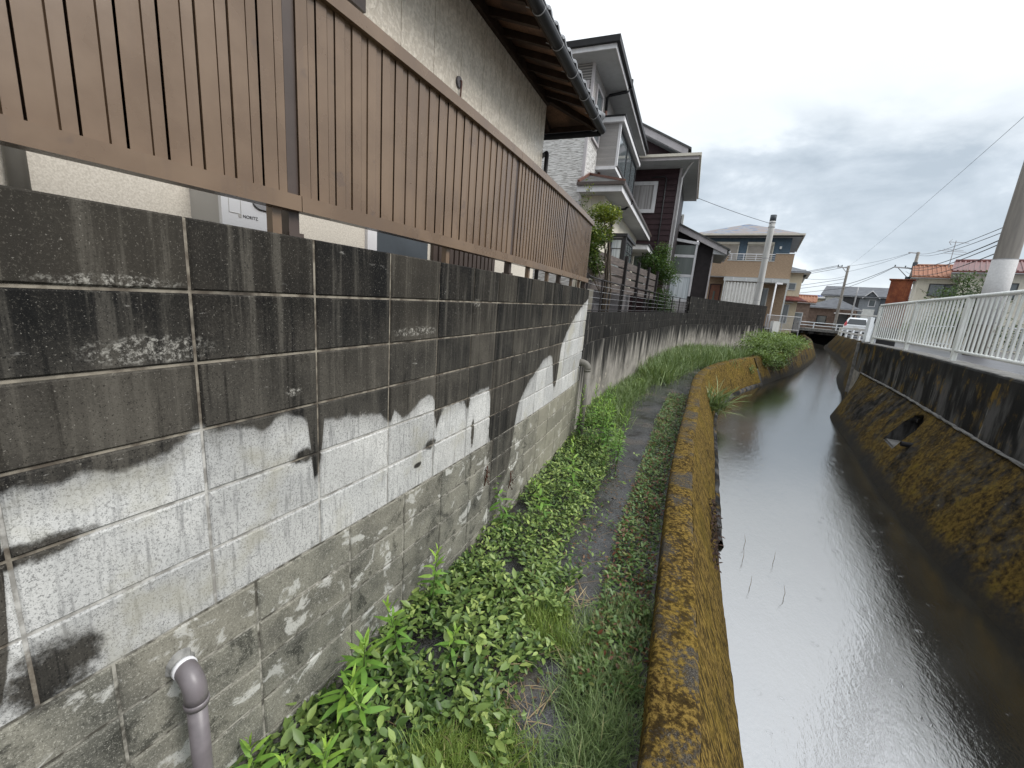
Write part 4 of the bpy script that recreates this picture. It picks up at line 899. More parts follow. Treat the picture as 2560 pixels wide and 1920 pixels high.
# glazed porch
fr = MB(); px0, py0, py1 = 4.35, -.92, .15
for (y, z) in ((py0, 4.80), (py1, 4.98)): fr.box(px0, px0+.09, y-.045, y+.045, 1.0, z)
for z in (2.2, 3.35, 4.25): fr.box(px0+.01, px0+.08, py0+.046, py1-.046, z-.06, z+.06)
fr.bar((px0+.045, py0-.08, 4.82), (px0+.045, py1+.08, 5.02), .11, .12); fr.bar((px0, py0, 4.84), (5.2, py0, 5.1), .08, .1)
fr.build('porch_frame', 'white_trim', h3)
for (z0, z1, mm) in ((1.0, 2.14, 'curtain'), (2.26, 3.29, 'curtain2'), (3.41, 4.19, 'frost'), (4.31, 4.74, 'frost')): B(h3, 'porch_pane', mm, px0+.03, px0+.045, py0+.046, py1-.046, z0, z1)
B(h3, 'porch_side', 'curtain', px0+.095, 5.18, py0-.02, py0+.005, 1.0, 4.75)
ac = house('air_conditioner', 'outdoor air conditioner unit standing above the dark lower roof', (0, 0), 22, 'air conditioner'); ac.location = h3.matrix_basis @ Vector((6.3, .32, 0))
B(ac, 'case', 'offwhite', -.15, .15, -.4, .4, 5.90, 6.45); 
for k in range(8): B(ac, 'grille_bar', 'black_trim', -.175, -.152, -.3, .1, 5.95+.055*k, 5.98+.055*k)
B(ac, 'stand', 'steel', -.12, .12, -.35, .35, 5.60, 5.898)

# ------------------------------------------------------------------ house 4: blue and tan with hip roof
h4 = house('blue_and_tan_house', 'two-storey house, blue upper wall over tan balcony, hip roof in mixed slate colours', (17.2, 28.6), 30)
B(h4, 'upper_wall', 'blue', .02, 7, -.19, 5.2, 4.5, 6.82)
B(h4, 'lower_wall', 'tan', .04, 7, -.42, 5.2, .4, 4.498)
B(h4, 'soffit', 'soffit', -.62, 7.6, -.70, 5.9, 6.822, 6.86); hip(h4, -.66, 7.66, -.74, 5.95, 6.98, 1.15, 'slate', th=.02, ridge=3.0)
B(h4, 'gutter', 'cream_trim', -.74, 7.66, -.82, -.745, 6.88, 6.99); B(h4, 'gutter', 'cream_trim', -.74, -.665, -.744, 5.95, 6.88, 6.99)
B(h4, 'fascia', 'gutter', -.658, -.64, -.73, 5.95, 6.80, 6.958)
for (y0, y1, lab) in ((2.80, 4.36, 0), (.74, 2.30, 1)):
    window(h4, 'X', .02, y0, y1, 4.7, 6.38, 'cream_trim', 'shutter', .06, .06); B(h4, 'shutter_case', 'cream_trim', -.14, .018, y0, y1, 6.384, 6.54)
B(h4, 'balcony_wall', 'tan', -1.0, -.86, -.46, .56, 4.18, 5.70); B(h4, 'balcony_wall', 'tan', -1.0, -.86, .562, 3.30, 4.18, 5.22); B(h4, 'balcony_wall', 'tan', -1.0, -.1, 3.302, 4.5, 4.18, 5.70); B(h4, 'balcony_side', 'tan', -.858, .015, -.46, -.34, 4.18, 5.70)
B(h4, 'balcony_floor', 'soffit', -.98, .03, -.44, 4.48, 4.14, 4.178); B(h4, 'balcony_coping', 'alu', -1.03, -.83, .562, 3.30, 5.222, 5.27); B(h4, 'balcony_coping', 'alu', -1.03, -.83, -.48, .56, 5.702, 5.73)
m = MB(); m.box(-.95, -.91, .562, 3.30, 5.64, 5.69)
for z in (5.38, 5.51): m.box(-.94, -.92, .562, 3.30, z, z+.025)
for k in range(4): m.box(-.95, -.91, .9+.72*k, .94+.72*k, 5.272, 5.64)
m.build('balcony_rail', 'white_trim', h4)
B(h4, 'wall_lamp', 'white_metal', -.10, .018, .30, .42, 6.12, 6.28)
B(h4, 'awning', 'alu', -1.7, .03, -.46, 3.25, 3.86, 4.08); 
for k in range(4): B(h4, 'awning_rib', 'white_trim', -1.74, -1.702, .4+.75*k, .46+.75*k, 3.86, 4.085)
m = MB(); pts = []; n = 40
for k in range(n+1): pts.append((-1.66+(.11 if (k//2) % 2 else 0), 1.2+k*(1.9/n)))
for k in range(n): (x0, y0), (x1, y1) = pts[k], pts[k+1]; m.add([(x0, y0, .6), (x1, y1+.0005, .6), (x1, y1+.0005, 3.80), (x0, y0, 3.80)], [(0, 1, 2, 3)])
m.build('corrugated_screen', 'white_metal', h4)
B(h4, 'awning_post', 'alu', -1.7, -1.62, 3.12, 3.2, .4, 3.858); B(h4, 'awning_post', 'alu', -1.7, -1.62, -.44, -.36, .4, 3.858)
window(h4, 'X', .04, 3.45, 4.2, 1.0, 3.7, 'darkside', 'door', .07, .05, name='door'); window(h4, 'X', .04, .55, 1.15, 1.0, 3.6, 'alu', 'glass', .06, .05)
B(h4, 'door_light', 'frost', -.03, -.012, 3.80, 3.92, 1.6, 3.2)

# ------------------------------------------------------------------ houses farther off
def far_house(name, label, o, deg, w, d, z0, ze, roof, rise, wm_, rm, wins=(), over=.5, ribs=0, group=None):
    h = house(name, label, o, deg, group=group); B(h, 'wall', wm_, 0, d, 0, w, z0, ze+.02)
    B(h, 'eave', 'soffit', -over, d+over, -over, w+over, ze+.022, ze+.06)
    if roof == 'hip': r = hip(h, -over, d+over, -over, w+over, ze+.12, rise, rm, th=.055)
    elif roof == 'gable_x':                      # ridge runs away from the camera, gable faces it
        m = MB(); c = w/2
        m.extr([(-over, -over, ze+.07), (-over, c, ze+rise), (-over, w+over, ze+.07), (-over, w+over, ze+.19), (-over, c, ze+rise+.13), (-over, -over, ze+.19)], (d+2*over, 0, 0)); r = m.build('roof', rm, h)
        m = MB(); m.extr([(.0, 0, ze), (0, c, ze+rise-.03), (0, w, ze)], (.2, 0, 0)); m.build('gable', wm_, h)
    else:                                         # ridge runs across
        m = MB(); c = d/2
        m.extr([(-over, -over, ze+.07), (c, -over, ze+rise), (d+over, -over, ze+.07), (d+over, -over, ze+.19), (c, -over, ze+rise+.13), (-over, -over, ze+.19)], (0, w+2*over, 0)); r = m.build('roof', rm, h)
        for yy in (0, w-.2):
            m = MB(); m.extr([(0, yy, ze), (c, yy, ze+rise-.03), (d, yy, ze)], (0, .2, 0)); m.build('gable', wm_, h)
        if ribs:
            m = MB(); k = -over
            while k < w+over: m.bar((-over, k, ze+.215), (c, k, ze+rise+.155), .09, .07); k += ribs
            m.build('tile_rows', rm, r, kind='stuff')
            m = MB(); m.tube([(c, -over, ze+rise+.17), (c, w+over, ze+rise+.17)], .12, 8); m.build('ridge_tiles', rm, r)
    for (pl, a0, a1, b0, b1, fm, pm) in wins: window(h, pl, 0, a0, a1, b0, b1, fm, pm, .07, .05, (.5,) if a1-a0 > 1.2 else ())
    return h
h5 = far_house('cream_house', 'cream stucco house with brown tiled skirt roof just beyond the tan house', (24.3, 37.3), 32, 6, 6, .4, 5.55, 'hip', 1.2, 'cream', 'roof_dark', (('X', .35, .95, 4.1, 4.75, 'alu', 'glass'), ('X', .5, 1.4, 1.2, 2.9, 'alu', 'glass')))
m = MB(); m.add([(-.75, -.6, 3.25), (-.75, 6, 3.25), (0, 6, 3.6), (0, 0, 3.6), (-.75, -.6, 3.17), (-.75, 6, 3.17), (0, 6, 3.17), (0, -.6, 3.17), (0, -.6, 3.25)], [(0, 3, 2, 1), (4, 5, 6, 7), (0, 1, 5, 4), (0, 4, 7, 8), (0, 8, 3)]); m.build('skirt_roof', 'tile_maroon', h5)
B(h5, 'window_hood', 'offwhite', -.4, -.01, .3, 1.6, 3.0, 3.1)
an = far_house('white_panel_house', 'narrow white-panelled annex with grey wavy tiles beside the cream house', (25.2, 39.0), 32, 2.0, 5, .4, 5.2, 'gable_y', .8, 'offwhite', 'roof_grey', (), .35, .3)
far_house('orange_roof_shed', 'small dark shed under an orange tiled roof near the bridge', (32.9, 48.2), 34, 2.2, 4, .4, 3.45, 'gable_y', .75, 'pinkbrown', 'tile_orange', (('X', .5, 1.5, 1.2, 2.4, 'alu', 'glass'),), .5, .28)
far_house('blue_roof_house', 'distant house with a glazed blue tile roof', (54.0, 76.2), 36, 4.6, 7, .4, 4.75, 'gable_y', 1.1, 'cream2', 'tile_blue', (('X', 1, 2, 3, 4, 'alu', 'glass'),), .5, .35)
far_house('yellow_house', 'pale yellow flat-topped house with a low grey roof in the distance', (54.0, 71.5), 38, 4.4, 6, .4, 5.2, 'hip', .5, 'cream', 'roof_grey', (('X', 2.5, 3.4, 3.6, 4.6, 'alu', 'glass'),), .4)
h6 = far_house('hip_roof_bungalow', 'single-storey brown house under a dark grey hip roof', (40.0, 50.6), 40, 4.6, 6, .4, 3.15, 'hip', 1.35, 'pinkbrown', 'roof_dark', (('X', .6, 1.6, .6, 2.6, 'black_trim', 'glass'), ('X', 2.6, 3.6, 1.2, 2.3, 'black_trim', 'glass')), .55)
h7 = far_house('grey_gabled_house', 'two-storey grey and white house with dark roof and small front gable', (54.6, 60.8), 42, 9.2, 7, .4, 5.45, 'gable_y', 1.6, 'greyhouse', 'roof_dark', (('X', 7.9, 8.7, 4.5, 5.1, 'white_trim', 'glass'), ('X', 3.1, 3.9, 4.2, 5.2, 'white_trim', 'glass')), .6)
B(h7, 'white_bay', 'offwhite', -.06, -.004, 7.0, 9.1, .5, 5.4); B(h7, 'recess_shade_panel', 'black_trim', -.05, -.004, 5.0, 6.9, 3.9, 5.4); B(h7, 'balcony_front', 'brickbrown', -.5, -.006, 4.9, 7.0, 2.4, 3.9)  # recess is a flat black panel, its shade put into the colour
B(h7, 'dark_wing', 'darkgrey', -.3, -.006, .0, 2.6, .5, 5.4); B(h7, 'front_strip', 'offwhite', -.12, -.006, 3.0, 4.4, .5, 3.8)
m = MB(); m.extr([(-.6, 2.7, 5.3), (-.6, 3.7, 6.35), (-.6, 4.7, 5.3), (-.6, 4.7, 5.45), (-.6, 3.7, 6.52), (-.6, 2.7, 5.45)], (2.5, 0, 0)); m.build('front_gable_roof', 'white_trim', h7)
m = MB(); m.extr([(-.2, 2.9, 5.2), (-.2, 3.7, 6.3), (-.2, 4.5, 5.2)], (2, 0, 0)); m.build('front_gable', 'greyhouse', h7)
h8 = far_house('orange_tile_house', 'cream house with orange tiled roof behind the rusty box', (39.0, 36.7), 40, 4.0, 7, .4, 6.1, 'gable_y', 1.35, 'cream2', 'tile_orange', (('X', 1.2, 3.2, 4.6, 5.7, 'black_trim', 'glass'),), .5, .3)
h9 = far_house('maroon_tile_house', 'cream house with glossy maroon tiles behind the concrete pole', (37.0, 30.7), 45, 4.2, 8, .4, 6.1, 'gable_y', 1.25, 'cream2', 'tile_maroon', (('X', 1.2, 2.6, 4.3, 5.5, 'black_trim', 'glass'),), .6, .3)
h10 = far_house('white_wall_house', 'white-walled house with a railed balcony at the right of the pole', (17.6, 10.8), 60, 3.0, 5, .8, 4.8, 'hip', .9, 'offwhite', 'roof_grey', (), .3)
m = MB()
for k in range(4): m.box(-.6, -.55, -.2, 3.0, 3.0+.16*k, 3.06+.16*k)
for k in range(5): m.box(-.6, -.55, .0+.7*k, .05+.7*k, 2.6, 3.54)
m.build('balcony_rail', 'alu', h10); B(h10, 'balcony_floor', 'soffit', -.62, -.003, -.2, 3.0, 2.72, 2.8)
# distant roofs that close the view between the near ones
for (x, y, w, ze, rm, wm_, lab) in ((47, 88, 8, 4.6, 'roof_grey', 'cream2', 'far pale house with grey roof beyond the blue tiles'), (62, 84, 10, 5.0, 'roof_dark', 'greyhouse', 'far grey house behind the gabled grey house'), (70, 66, 9, 5.2, 'roof_grey', 'cream', 'far cream house beyond the grey gabled house'), (40, 96, 9, 4.8, 'roof_dark', 'offwhite', 'far white house low above the bridge'), (62, 52, 9, 5.4, 'roof_dark', 'cream2', 'far pale house behind the orange tiled house')):
    far_house('distant_house', lab, (x, y), 38, w, 7, .4, ze, 'hip', 1.2, wm_, rm, (('X', 1, 2.2, 3.2, 4.2, 'alu', 'glass'), ('X', 4, 5.2, 3.2, 4.2, 'alu', 'glass')), .5, 0, 'distant houses')

# ------------------------------------------------------------------ white railing along the road
def railing(name, label, posts, zb, hgt, nb, mat, bw=.042, lowgap=.16, post_w=.10, group=None):
    t = thing(name, label, 'railing', (posts[0][0], posts[0][1], 0), 0, group); o = Vector((posts[0][0], posts[0][1], 0))
    P_ = [Vector((p[0], p[1], p[2] if len(p) > 2 else zb))-o for p in posts]
    for i, p in enumerate(P_):
        d = (P_[min(i+1, len(P_)-1)]-P_[max(i-1, 0)]); rz = math.atan2(d.y, d.x)
        m = MB(); m.box(-post_w/2, post_w/2, -.03, .03, -.02, hgt-.045); q = m.build('post', mat, t); q.location = p; q.rotation_euler = (0, 0, rz)
        m = MB(); m.box(-post_w*.30, post_w*.30, -.034, -.0305, hgt-.24, hgt-.19); q2 = m.build('clamp', mat, t); q2.location = p; q2.rotation_euler = (0, 0, rz)
    m0 = MB(); m0.box(-bw/2, bw/2, -.011, .011, lowgap+.03, hgt-.05); BM = m0.mesh('baluster', mat)
    for a, b in zip(P_, P_[1:]):
        d = (b-a); rz = math.atan2(d.y, d.x)
        m = MB(); m.tube([a+Vector((0, 0, hgt-.02)), b+Vector((0, 0, hgt-.02))], .032, 10); m.build('top_rail', mat, t, smooth=True)
        u = d.normalized()*(post_w/2+.01)
        m = MB(); m.tube([a+u+Vector((0, 0, lowgap+.01)), b-u+Vector((0, 0, lowgap+.01))], .026, 10); m.build('bottom_rail', mat, t, smooth=True)
        for k in range(nb):
            f = (k+.75)/(nb+.5); p = a+d*f; inst('baluster', BM, p, rz, t)
    return t
def bk(y, off):
    x, yy, th, z = PBANK.at(PBANK.sat(y), off); return (x, yy, z)
railing('white_railing', 'white painted railing of upright bars on the coping beside the road', [bk(y, .17) for y in (.6, 2.75, 4.95, 7.25, 9.6, 12.2)], 1.33, 1.10, 15, 'railpaint')
railing('white_railing', 'second white railing across the road, behind the concrete pole', [(16.0, 9.6, 1.25), (17.4, 13.3, 1.18), (18.6, 16.2, 1.12), (19.5, 18.6, 1.06), (20.5, 21.2, 1.0)], 1.2, .95, 9, 'guard', .035, .12, .08)
# low guard rail on the far bank
gp = [PBANK.at(PBANK.sat(y), .14) for y in (13.2, 16.0, 19.0, 22.0, 25.0, 28.0, 31.0, 34.0, 37.0, 39.5)]
gr = thing('guard_rail', 'low white guard rail of posts and two beams on the far mossy bank', 'guard rail', (gp[0][0], gp[0][1], 0)); o0 = Vector((gp[0][0], gp[0][1], 0))
for p in gp: q = Vector((p[0], p[1], p[3]))-o0; MB().box(q.x-.06, q.x+.06, q.y-.06, q.y+.06, q.z-.02, q.z+.78).build('post', 'guard', gr)
for a, b in zip(gp, gp[1:]):
    for h in (.40, .72): va = Vector((a[0], a[1], a[3]+h))-o0; vb = Vector((b[0], b[1], b[3]+h))-o0; MB().bar(va, vb, .07, .13).build('beam', 'guard', gr)

# ------------------------------------------------------------------ fences of the middle gardens
wf = thing('wooden_fence', 'weathered dark board fence of four horizontal planks behind the retaining wall', 'fence', (0, 0, 0))
sa, sb = PW2.sat(7.6), PW2.sat(13.9); fp = [sa+(sb-sa)*k/5 for k in range(6)]
for k, t in enumerate(fp):
    x, y, th, _ = PW2.at(t, -.55); m = MB(); m.box(-.035, .035, -.035, .035, 1.15, 2.95); o = m.build('post', 'blackpost', wf); o.location = (x, y, 0); o.rotation_euler = (0, 0, rzof(th))
for a, b in zip(fp, fp[1:]):
    for r in range(4):
        p = PW2.at(a, -.59); q = PW2.at(b, -.59); z = 2.75-.20*r+random.uniform(-.008, .008); m = MB(); m.bar((p[0], p[1], z), (q[0], q[1], z+random.uniform(-.006, .006)), .022, .165); m.build('plank', 'fencewood', wf)
mf = thing('wire_fence', 'thin black wire fence on top of the curving retaining wall', 'fence', (0, 0, 0))
sa, sb = PW2.sat(5.9), S3-.1; n = 9
ZF = ZM+.47
for k in range(n+1):
    x, y, th, _ = PW2.at(sa+(sb-sa)*k/n, -.08); m = MB(); m.box(x-.014, x+.014, y-.014, y+.014, ZF-.03, ZF+.55); m.build('post', 'blackpost', mf)
for (dz, r) in ((.53, .012), (.03, .010)):
    m = MB(); m.tube([(*PW2.at(t, -.08)[:2], ZF+dz) for t in np.linspace(sa, sb, 40)], r, 5); m.build('rail', 'blackpost', mf)
for dz in (.13, .23, .33, .43): m = MB(); m.tube([(*PW2.at(t, -.08)[:2], ZF+dz) for t in np.linspace(sa, sb, 40)], .003, 4); m.build('wire', 'steel', mf)
cl = thing('chain_link_fence', 'grey chain-link fence with a pale box at the end of the black block wall', 'fence', (15.5, 25.7, 0))
m = MB()
for a, b in (((-.6, -.35), (.6, .0)), ((.6, 0), (1.9, .35))):
    for z in (1.05, 1.85): m.tube([(a[0], a[1], z), (b[0], b[1], z)], .022, 6)
for (x, y) in ((-.6, -.35), (.6, 0), (1.9, .35)): m.tube([(x, y, .3), (x, y, 1.9)], .028, 6)
m.build('frame', 'steel', cl)
m = MB()
for k in range(26): x = -.6+2.5*k/26; y = -.35+.7*k/26; m.tube([(x, y, 1.05), (x+.1, y+.028, 1.85)], .006, 3, False); m.tube([(x+.1, y+.028, 1.05), (x, y, 1.85)], .006, 3, False)
m.build('mesh', 'steel', cl); MB().box(-.1, .3, -.3, .0, .3, 1.5).build('meter_box', 'offwhite', cl)
lp = thing('lamp_post', 'slim white lamp post with short arm at the corner of the tan house', 'lamp post', (15.5, 26.1, 0))
MB().tube([(0, 0, .3), (0, 0, 3.75)], [.05, .042], 8).build('pole', 'white_trim', lp, smooth=True); MB().box(-.02, .36, -.05, .05, 3.70, 3.80).build('lamp_head', 'white_trim', lp)

# ------------------------------------------------------------------ utility poles and cables
def pole(name, label, x, y, z0, z1, r0, r1, mat): 
    t = thing(name, label, 'utility pole', (x, y, 0)); n = 7
    MB().tube([(0, 0, z0+(z1-z0)*k/n) for k in range(n+1)], [r0+(r1-r0)*k/n for k in range(n+1)], 20).build('shaft', mat, t, smooth=True); return t
bp = pole('concrete_pole', 'thick concrete utility pole with pale grey wrap behind the white railing', 11.1, 10.12, 1.25, 13.5, .215, .15, 'pole')
MB().tube([(0, 0, 2.02), (0, 0, 3.50)], [.222, .211], 24).build('wrap', 'polewrap', bp, smooth=True); MB().tube([(0, 0, 3.5), (0, 0, 3.52)], .206, 20).build('band', 'steel', bp)
p4 = pole('concrete_pole', 'pale concrete pole with dark top standing in front of the tan house', 13.75, 24.7, .9, 7.25, .185, .15, 'pole2')
MB().tube([(0, 0, 6.95), (0, 0, 7.27)], .157, 16).build('cap', 'darkgrey', p4, smooth=True)
for z in (6.85, 6.62, 4.95, 3.6, 2.6): MB().tube([(0, 0, z), (0, 0, z+.025)], .178, 16).build('band', 'steel', p4)
pa = pole('utility_pole', 'slim utility pole with a crossarm rising beside the bungalow roof', 35.0, 46.7, .4, 7.65, .15, .11, 'pole')
MB().box(-1.15, .15, -.05, .05, 7.38, 7.48).build('crossarm', 'steel', pa)
for x in (-1.1, -.7, .1): MB().tube([(x, 0, 7.48), (x, 0, 7.68)], .045, 6).build('insulator', 'darkgrey', pa)
m = MB(); m.bar((-.6, 0, 7.4), (0, 0, 6.9), .05, .05); m.build('brace', 'steel', pa)
lb = pole('lamp_column', 'thin steel column beside the carport behind the parked car', 30.7, 39.2, .4, 4.95, .07, .05, 'steel')
pc = pole('utility_pole', 'utility pole with transformer arm beyond the rusty box', 37.9, 42.2, .4, 8.85, .16, .12, 'pole')
MB().box(-1.9, .1, -.05, .05, 7.25, 7.36).build('crossarm', 'steel', pc); m = MB(); m.bar((-1.5, 0, 7.25), (-.1, 0, 6.2), .05, .05); m.build('brace', 'steel', pc)
MB().tube([(0, 0, 7.2), (0, 0, 7.9)], .19, 10).build('collar', 'darkgrey', pc); MB().box(-.9, .15, -.04, .04, 8.7, 8.78).build('top_arm', 'steel', pc); MB().tube([(-.45, -.1, 5.8), (-.45, -.1, 6.5)], .2, 10).build('transformer', 'darkgrey', pc)
for x in (-1.85, -.85, .0): MB().tube([(x, 0, 7.36), (x, 0, 7.52)], .05, 6).build('insulator', 'darkgrey', pc)
ci = [0]
def cable(a, b, sag, r, label):
    m = MB(); pts = []
    for k in range(17): t = k/16; p = Vector(a).lerp(Vector(b), t); p.z -= sag*4*t*(1-t); pts.append(p)
    m.tube(pts, r, 4, False); m.build('cable', 'cable', label=label, cat='cable', group='overhead cables')
L1 = 'overhead cable between the concrete pole by the railing and the transformer pole'
for (za, zb_, sg, r) in ((4.30, 8.7, .25, .010), (4.18, 8.6, .3, .010), (4.02, 7.4, .35, .016), (3.92, 7.35, .45, .014), (3.72, 7.0, .5, .014)): cable((11.1, 10.2, za+.02), (37.9 if zb_ > 8 else 37.2, 42.2, zb_), sg, r, L1)
L2 = 'overhead cable between the transformer pole and the slim pole with a crossarm'
for (za, zb_, r) in ((8.72, 7.6, .012), (8.70, 7.0, .012), (7.4, 5.6, .025), (7.35, 5.2, .02)): cable((37.2 if za > 8 else 36.1, 42.2, za), (34.9, 46.7, zb_), .15, r, L2)
L3 = 'overhead cable running from the slim crossarm pole away over distant roofs'
for (dx, z, z2) in ((-1.1, 7.6, 6.2), (-.7, 7.6, 6.0), (.1, 7.6, 6.4), (0, 6.3, 4.9), (0, 5.9, 4.6), (0, 5.3, 4.2)): cable((35+dx, 46.7, z), (38+dx*2, 96, z2), .5, .022, L3)
cable((35.1, 46.7, 7.7), (6.6, 3.1, 7.32), .3, .006, 'single long cable crossing the sky from the slim pole to beyond the concrete pole')
cable((13.75, 24.7, 6.8), (7.3, 20.9, 7.1), .06, .012, 'service cable from the dark-topped pole to the dark plum house')
cable((35, 46.7, 6.6), (25.2, 39.3, 5.4), .3, .014, 'service cable from the slim crossarm pole to the white annex')
# television antenna on the orange tiled roof
an_ = thing('tv_antenna', 'television antenna on a mast above the orange tiled roof', 'antenna', (39.2, 40.2, 0))
MB().tube([(0, 0, 6.9), (0, 0, 9.75)], .03, 6).build('mast', 'steel', an_)
m = MB(); m.bar((-.6, 0, 9.6), (1.2, 0, 9.62), .04, .04); m.bar((-.6, 0, 9.6), (-.35, 0, 9.85), .03, .03); m.bar((-.6, 0, 9.6), (-.35, 0, 9.35), .03, .03); m.build('upper_boom', 'steel', an_)
m = MB(); m.bar((-1.4, 0, 8.8), (1.2, 0, 8.82), .035, .035); m.bar((-.9, 0, 8.95), (.9, 0, 8.95), .03, .03); m.bar((-.9, 0, 8.6), (.9, 0, 8.6), .03, .03); m.bar((0, 0, 8.6), (0, 0, 8.95), .03, .03); m.build('lower_boom', 'steel', an_)

# ------------------------------------------------------------------ rusty cabinet, carport, bridge
rc = house('rusty_cabinet', 'tall rusted steel cabinet with overhanging lid behind the railing', (14.9, 16.5), 44, 'cabinet')
B(rc, 'shadow_block', 'black_trim', .02, .48, .02, .6, 1.0, 1.72); B(rc, 'body', 'rust', 0, .5, 0, .62, 1.72, 3.56); B(rc, 'lid', 'rust', -.05, .55, -.08, .68, 3.562, 3.60); B(rc, 'edge_strip', 'rust', -.012, .03, -.012, .03, 1.72, 3.56)  # black block under the body is added, standing for the dark shadow strip
cp = house('carport', 'white-roofed carport in front of the brown bungalow', (41.5, 48.2), 40, 'carport')
m = MB(); m.box(-.5, 3, -.4, 4.6, 2.62, 2.74); m.build('roof', 'white_metal', cp)
for (x, y) in ((0, 0), (0, 4.2), (2.6, 0), (2.6, 4.2)): B(cp, 'post', 'alu', x, x+.1, y, y+.1, .4, 2.618)
B(cp, 'back_panel', 'darkgrey', 2.75, 2.85, .1, 4.2, .4, 2.3)
vn = house('parked_van', 'pale van parked in shade on the left of the bungalow', (34.6, 52.4), 40, 'van'); 
m = MB(); m.extr([(0, .0, .75), (0, 1.6, .75), (0, 1.6, 1.5), (0, 1.42, 2.25), (0, .18, 2.25), (0, 0, 1.5)], (3.2, 0, 0)); m.build('body', 'offwhite', vn)
B(vn, 'rear_window', 'carglass', -.02, .0, .25, 1.35, 1.6, 2.1)
for x in (.5, 2.4):
    for y in (.02, 1.42): MB().tube([(x, y, .7), (x, y+.16, .7)], .29, 14).build('wheel', 'tyre', vn)
bg = house('footbridge', 'low concrete road bridge with white pipe rails across the stream', (34.6, 44.4), 40, 'bridge')
B(bg, 'deck', 'coping', 0, 4, -1.5, 9.5, .48, .76); B(bg, 'beam', 'bank_wall', .3, 3.7, -1.5, 9.5, .18, .478); B(bg, 'abutment', 'moss_bank', .1, 4, 6.0, 9.5, -1.5, .178); B(bg, 'abutment', 'moss_bank', .1, 4, -1.5, .2, -1.5, .178); B(bg, 'pier', 'moss_bank', .6, 3.6, 3.4, 3.9, -1.5, .178)
for r in (1.10, 1.42): MB().tube([(.12, -1.4, r), (.12, 9.4, r)], .045, 6).build('rail', 'guard', bg)
for k in range(6): B(bg, 'rail_post', 'guard', .07, .17, -1.2+2*k, -1.1+2*k, .758, 1.47)
bw_ = house('boundary_wall', 'low black boundary wall at the left end of the bridge', (29.2, 45.4), 40, 'wall'); B(bw_, 'wall', 'black_trim', -1.4, .2, -.6, 5, .3, 1.75); B(bw_, 'gate_pier', 'coping', -1.5, -1.1, -1.0, -.62, .3, 1.5)

# ------------------------------------------------------------------ parked white car
car = house('white_car', 'white SUV parked on the road, tail lamps towards the bridge railing', (29.3, 36.6), 40, 'car'); Z0 = .52
def loft(secs, mat, name, parent, smooth=True):
    m = MB(); k = len(secs[0])
    for s in secs: m.v += s
    for i in range(len(secs)-1):
        for j in range(k): a = i*k+j; b = i*k+(j+1) % k; m.f.append((a, b, b+k, a+k))
    m.f += [tuple(range(k-1, -1, -1)), tuple((len(secs)-1)*k+j for j in range(k))]; return m.build(name, mat, parent, smooth=smooth)
def sec(x, hw, zb, zs, zt, tw): return [(x, -hw*.94, Z0+zb), (x, hw*.94, Z0+zb), (x, hw, Z0+(zb+zs)/2), (x, hw*.97, Z0+zs), (x, tw, Z0+zt-.06), (x, tw*.85, Z0+zt), (x, -tw*.85, Z0+zt), (x, -tw, Z0+zt-.06), (x, -hw*.97, Z0+zs), (x, -hw, Z0+(zb+zs)/2)]
loft([sec(0, .86, .42, .92, 1.0, .76), sec(.08, .90, .32, .98, 1.12, .78), sec(.55, .92, .26, 1.02, 1.62, .66), sec(1.1, .92, .25, 1.02, 1.68, .68), sec(2.4, .92, .25, 1.0, 1.66, .68), sec(3.2, .92, .25, .98, 1.10, .74), sec(4.2, .88, .28, .80, .92, .74), sec(4.5, .78, .38, .70, .76, .6)], 'carpaint', 'body', car)
m = MB(); m.add([(.035, -.68, Z0+1.10), (.035, .68, Z0+1.10), (.46, .56, Z0+1.56), (.46, -.56, Z0+1.56), (.09, -.68, Z0+1.06), (.09, .68, Z0+1.06), (.55, .56, Z0+1.53), (.55, -.56, Z0+1.53)], [(0, 3, 2, 1), (4, 5, 6, 7), (0, 1, 5, 4), (1, 2, 6, 5), (2, 3, 7, 6), (3, 0, 4, 7)]); m.build('rear_window', 'carglass', car)
for sg in (-1, 1):
    m = MB(); m.add([(-.01, sg*.62, Z0+.92), (-.01, sg*.84, Z0+.92), (.06, sg*.84, Z0+1.12), (.22, sg*.72, Z0+1.40), (.16, sg*.70, Z0+1.40), (.02, sg*.66, Z0+1.06), (.12, sg*.62, Z0+.92), (.12, sg*.86, Z0+.92)], [(0, 1, 2, 5), (5, 2, 3, 4), (0, 6, 7, 1), (1, 7, 3, 2), (0, 5, 4, 6), (6, 4, 3, 7)]); m.build('tail_lamp', 'redlamp', car)
    for x in (.75, 3.55):
        wq = MB().tube([(x, sg*.72, Z0+.32), (x, sg*.93, Z0+.32)], .33, 18).build('wheel', 'tyre', car); MB().tube([(x, sg*.925, Z0+.32), (x, sg*.94, Z0+.32)], .2, 14).build('rim', 'alu', wq)
    B(car, 'side_window', 'carglass', .8, 2.6, sg*.80-.012, sg*.80+.012, Z0+1.08, Z0+1.45)
B(car, 'bumper', 'car_trim', -.05, .1, -.8, .8, Z0+.30, Z0+.50); B(car, 'number_plate', 'plate', -.02, .01, -.17, .17, Z0+.70, Z0+.86); B(car, 'chrome_strip', 'alu', -.012, .02, -.6, .6, Z0+.93, Z0+.965)

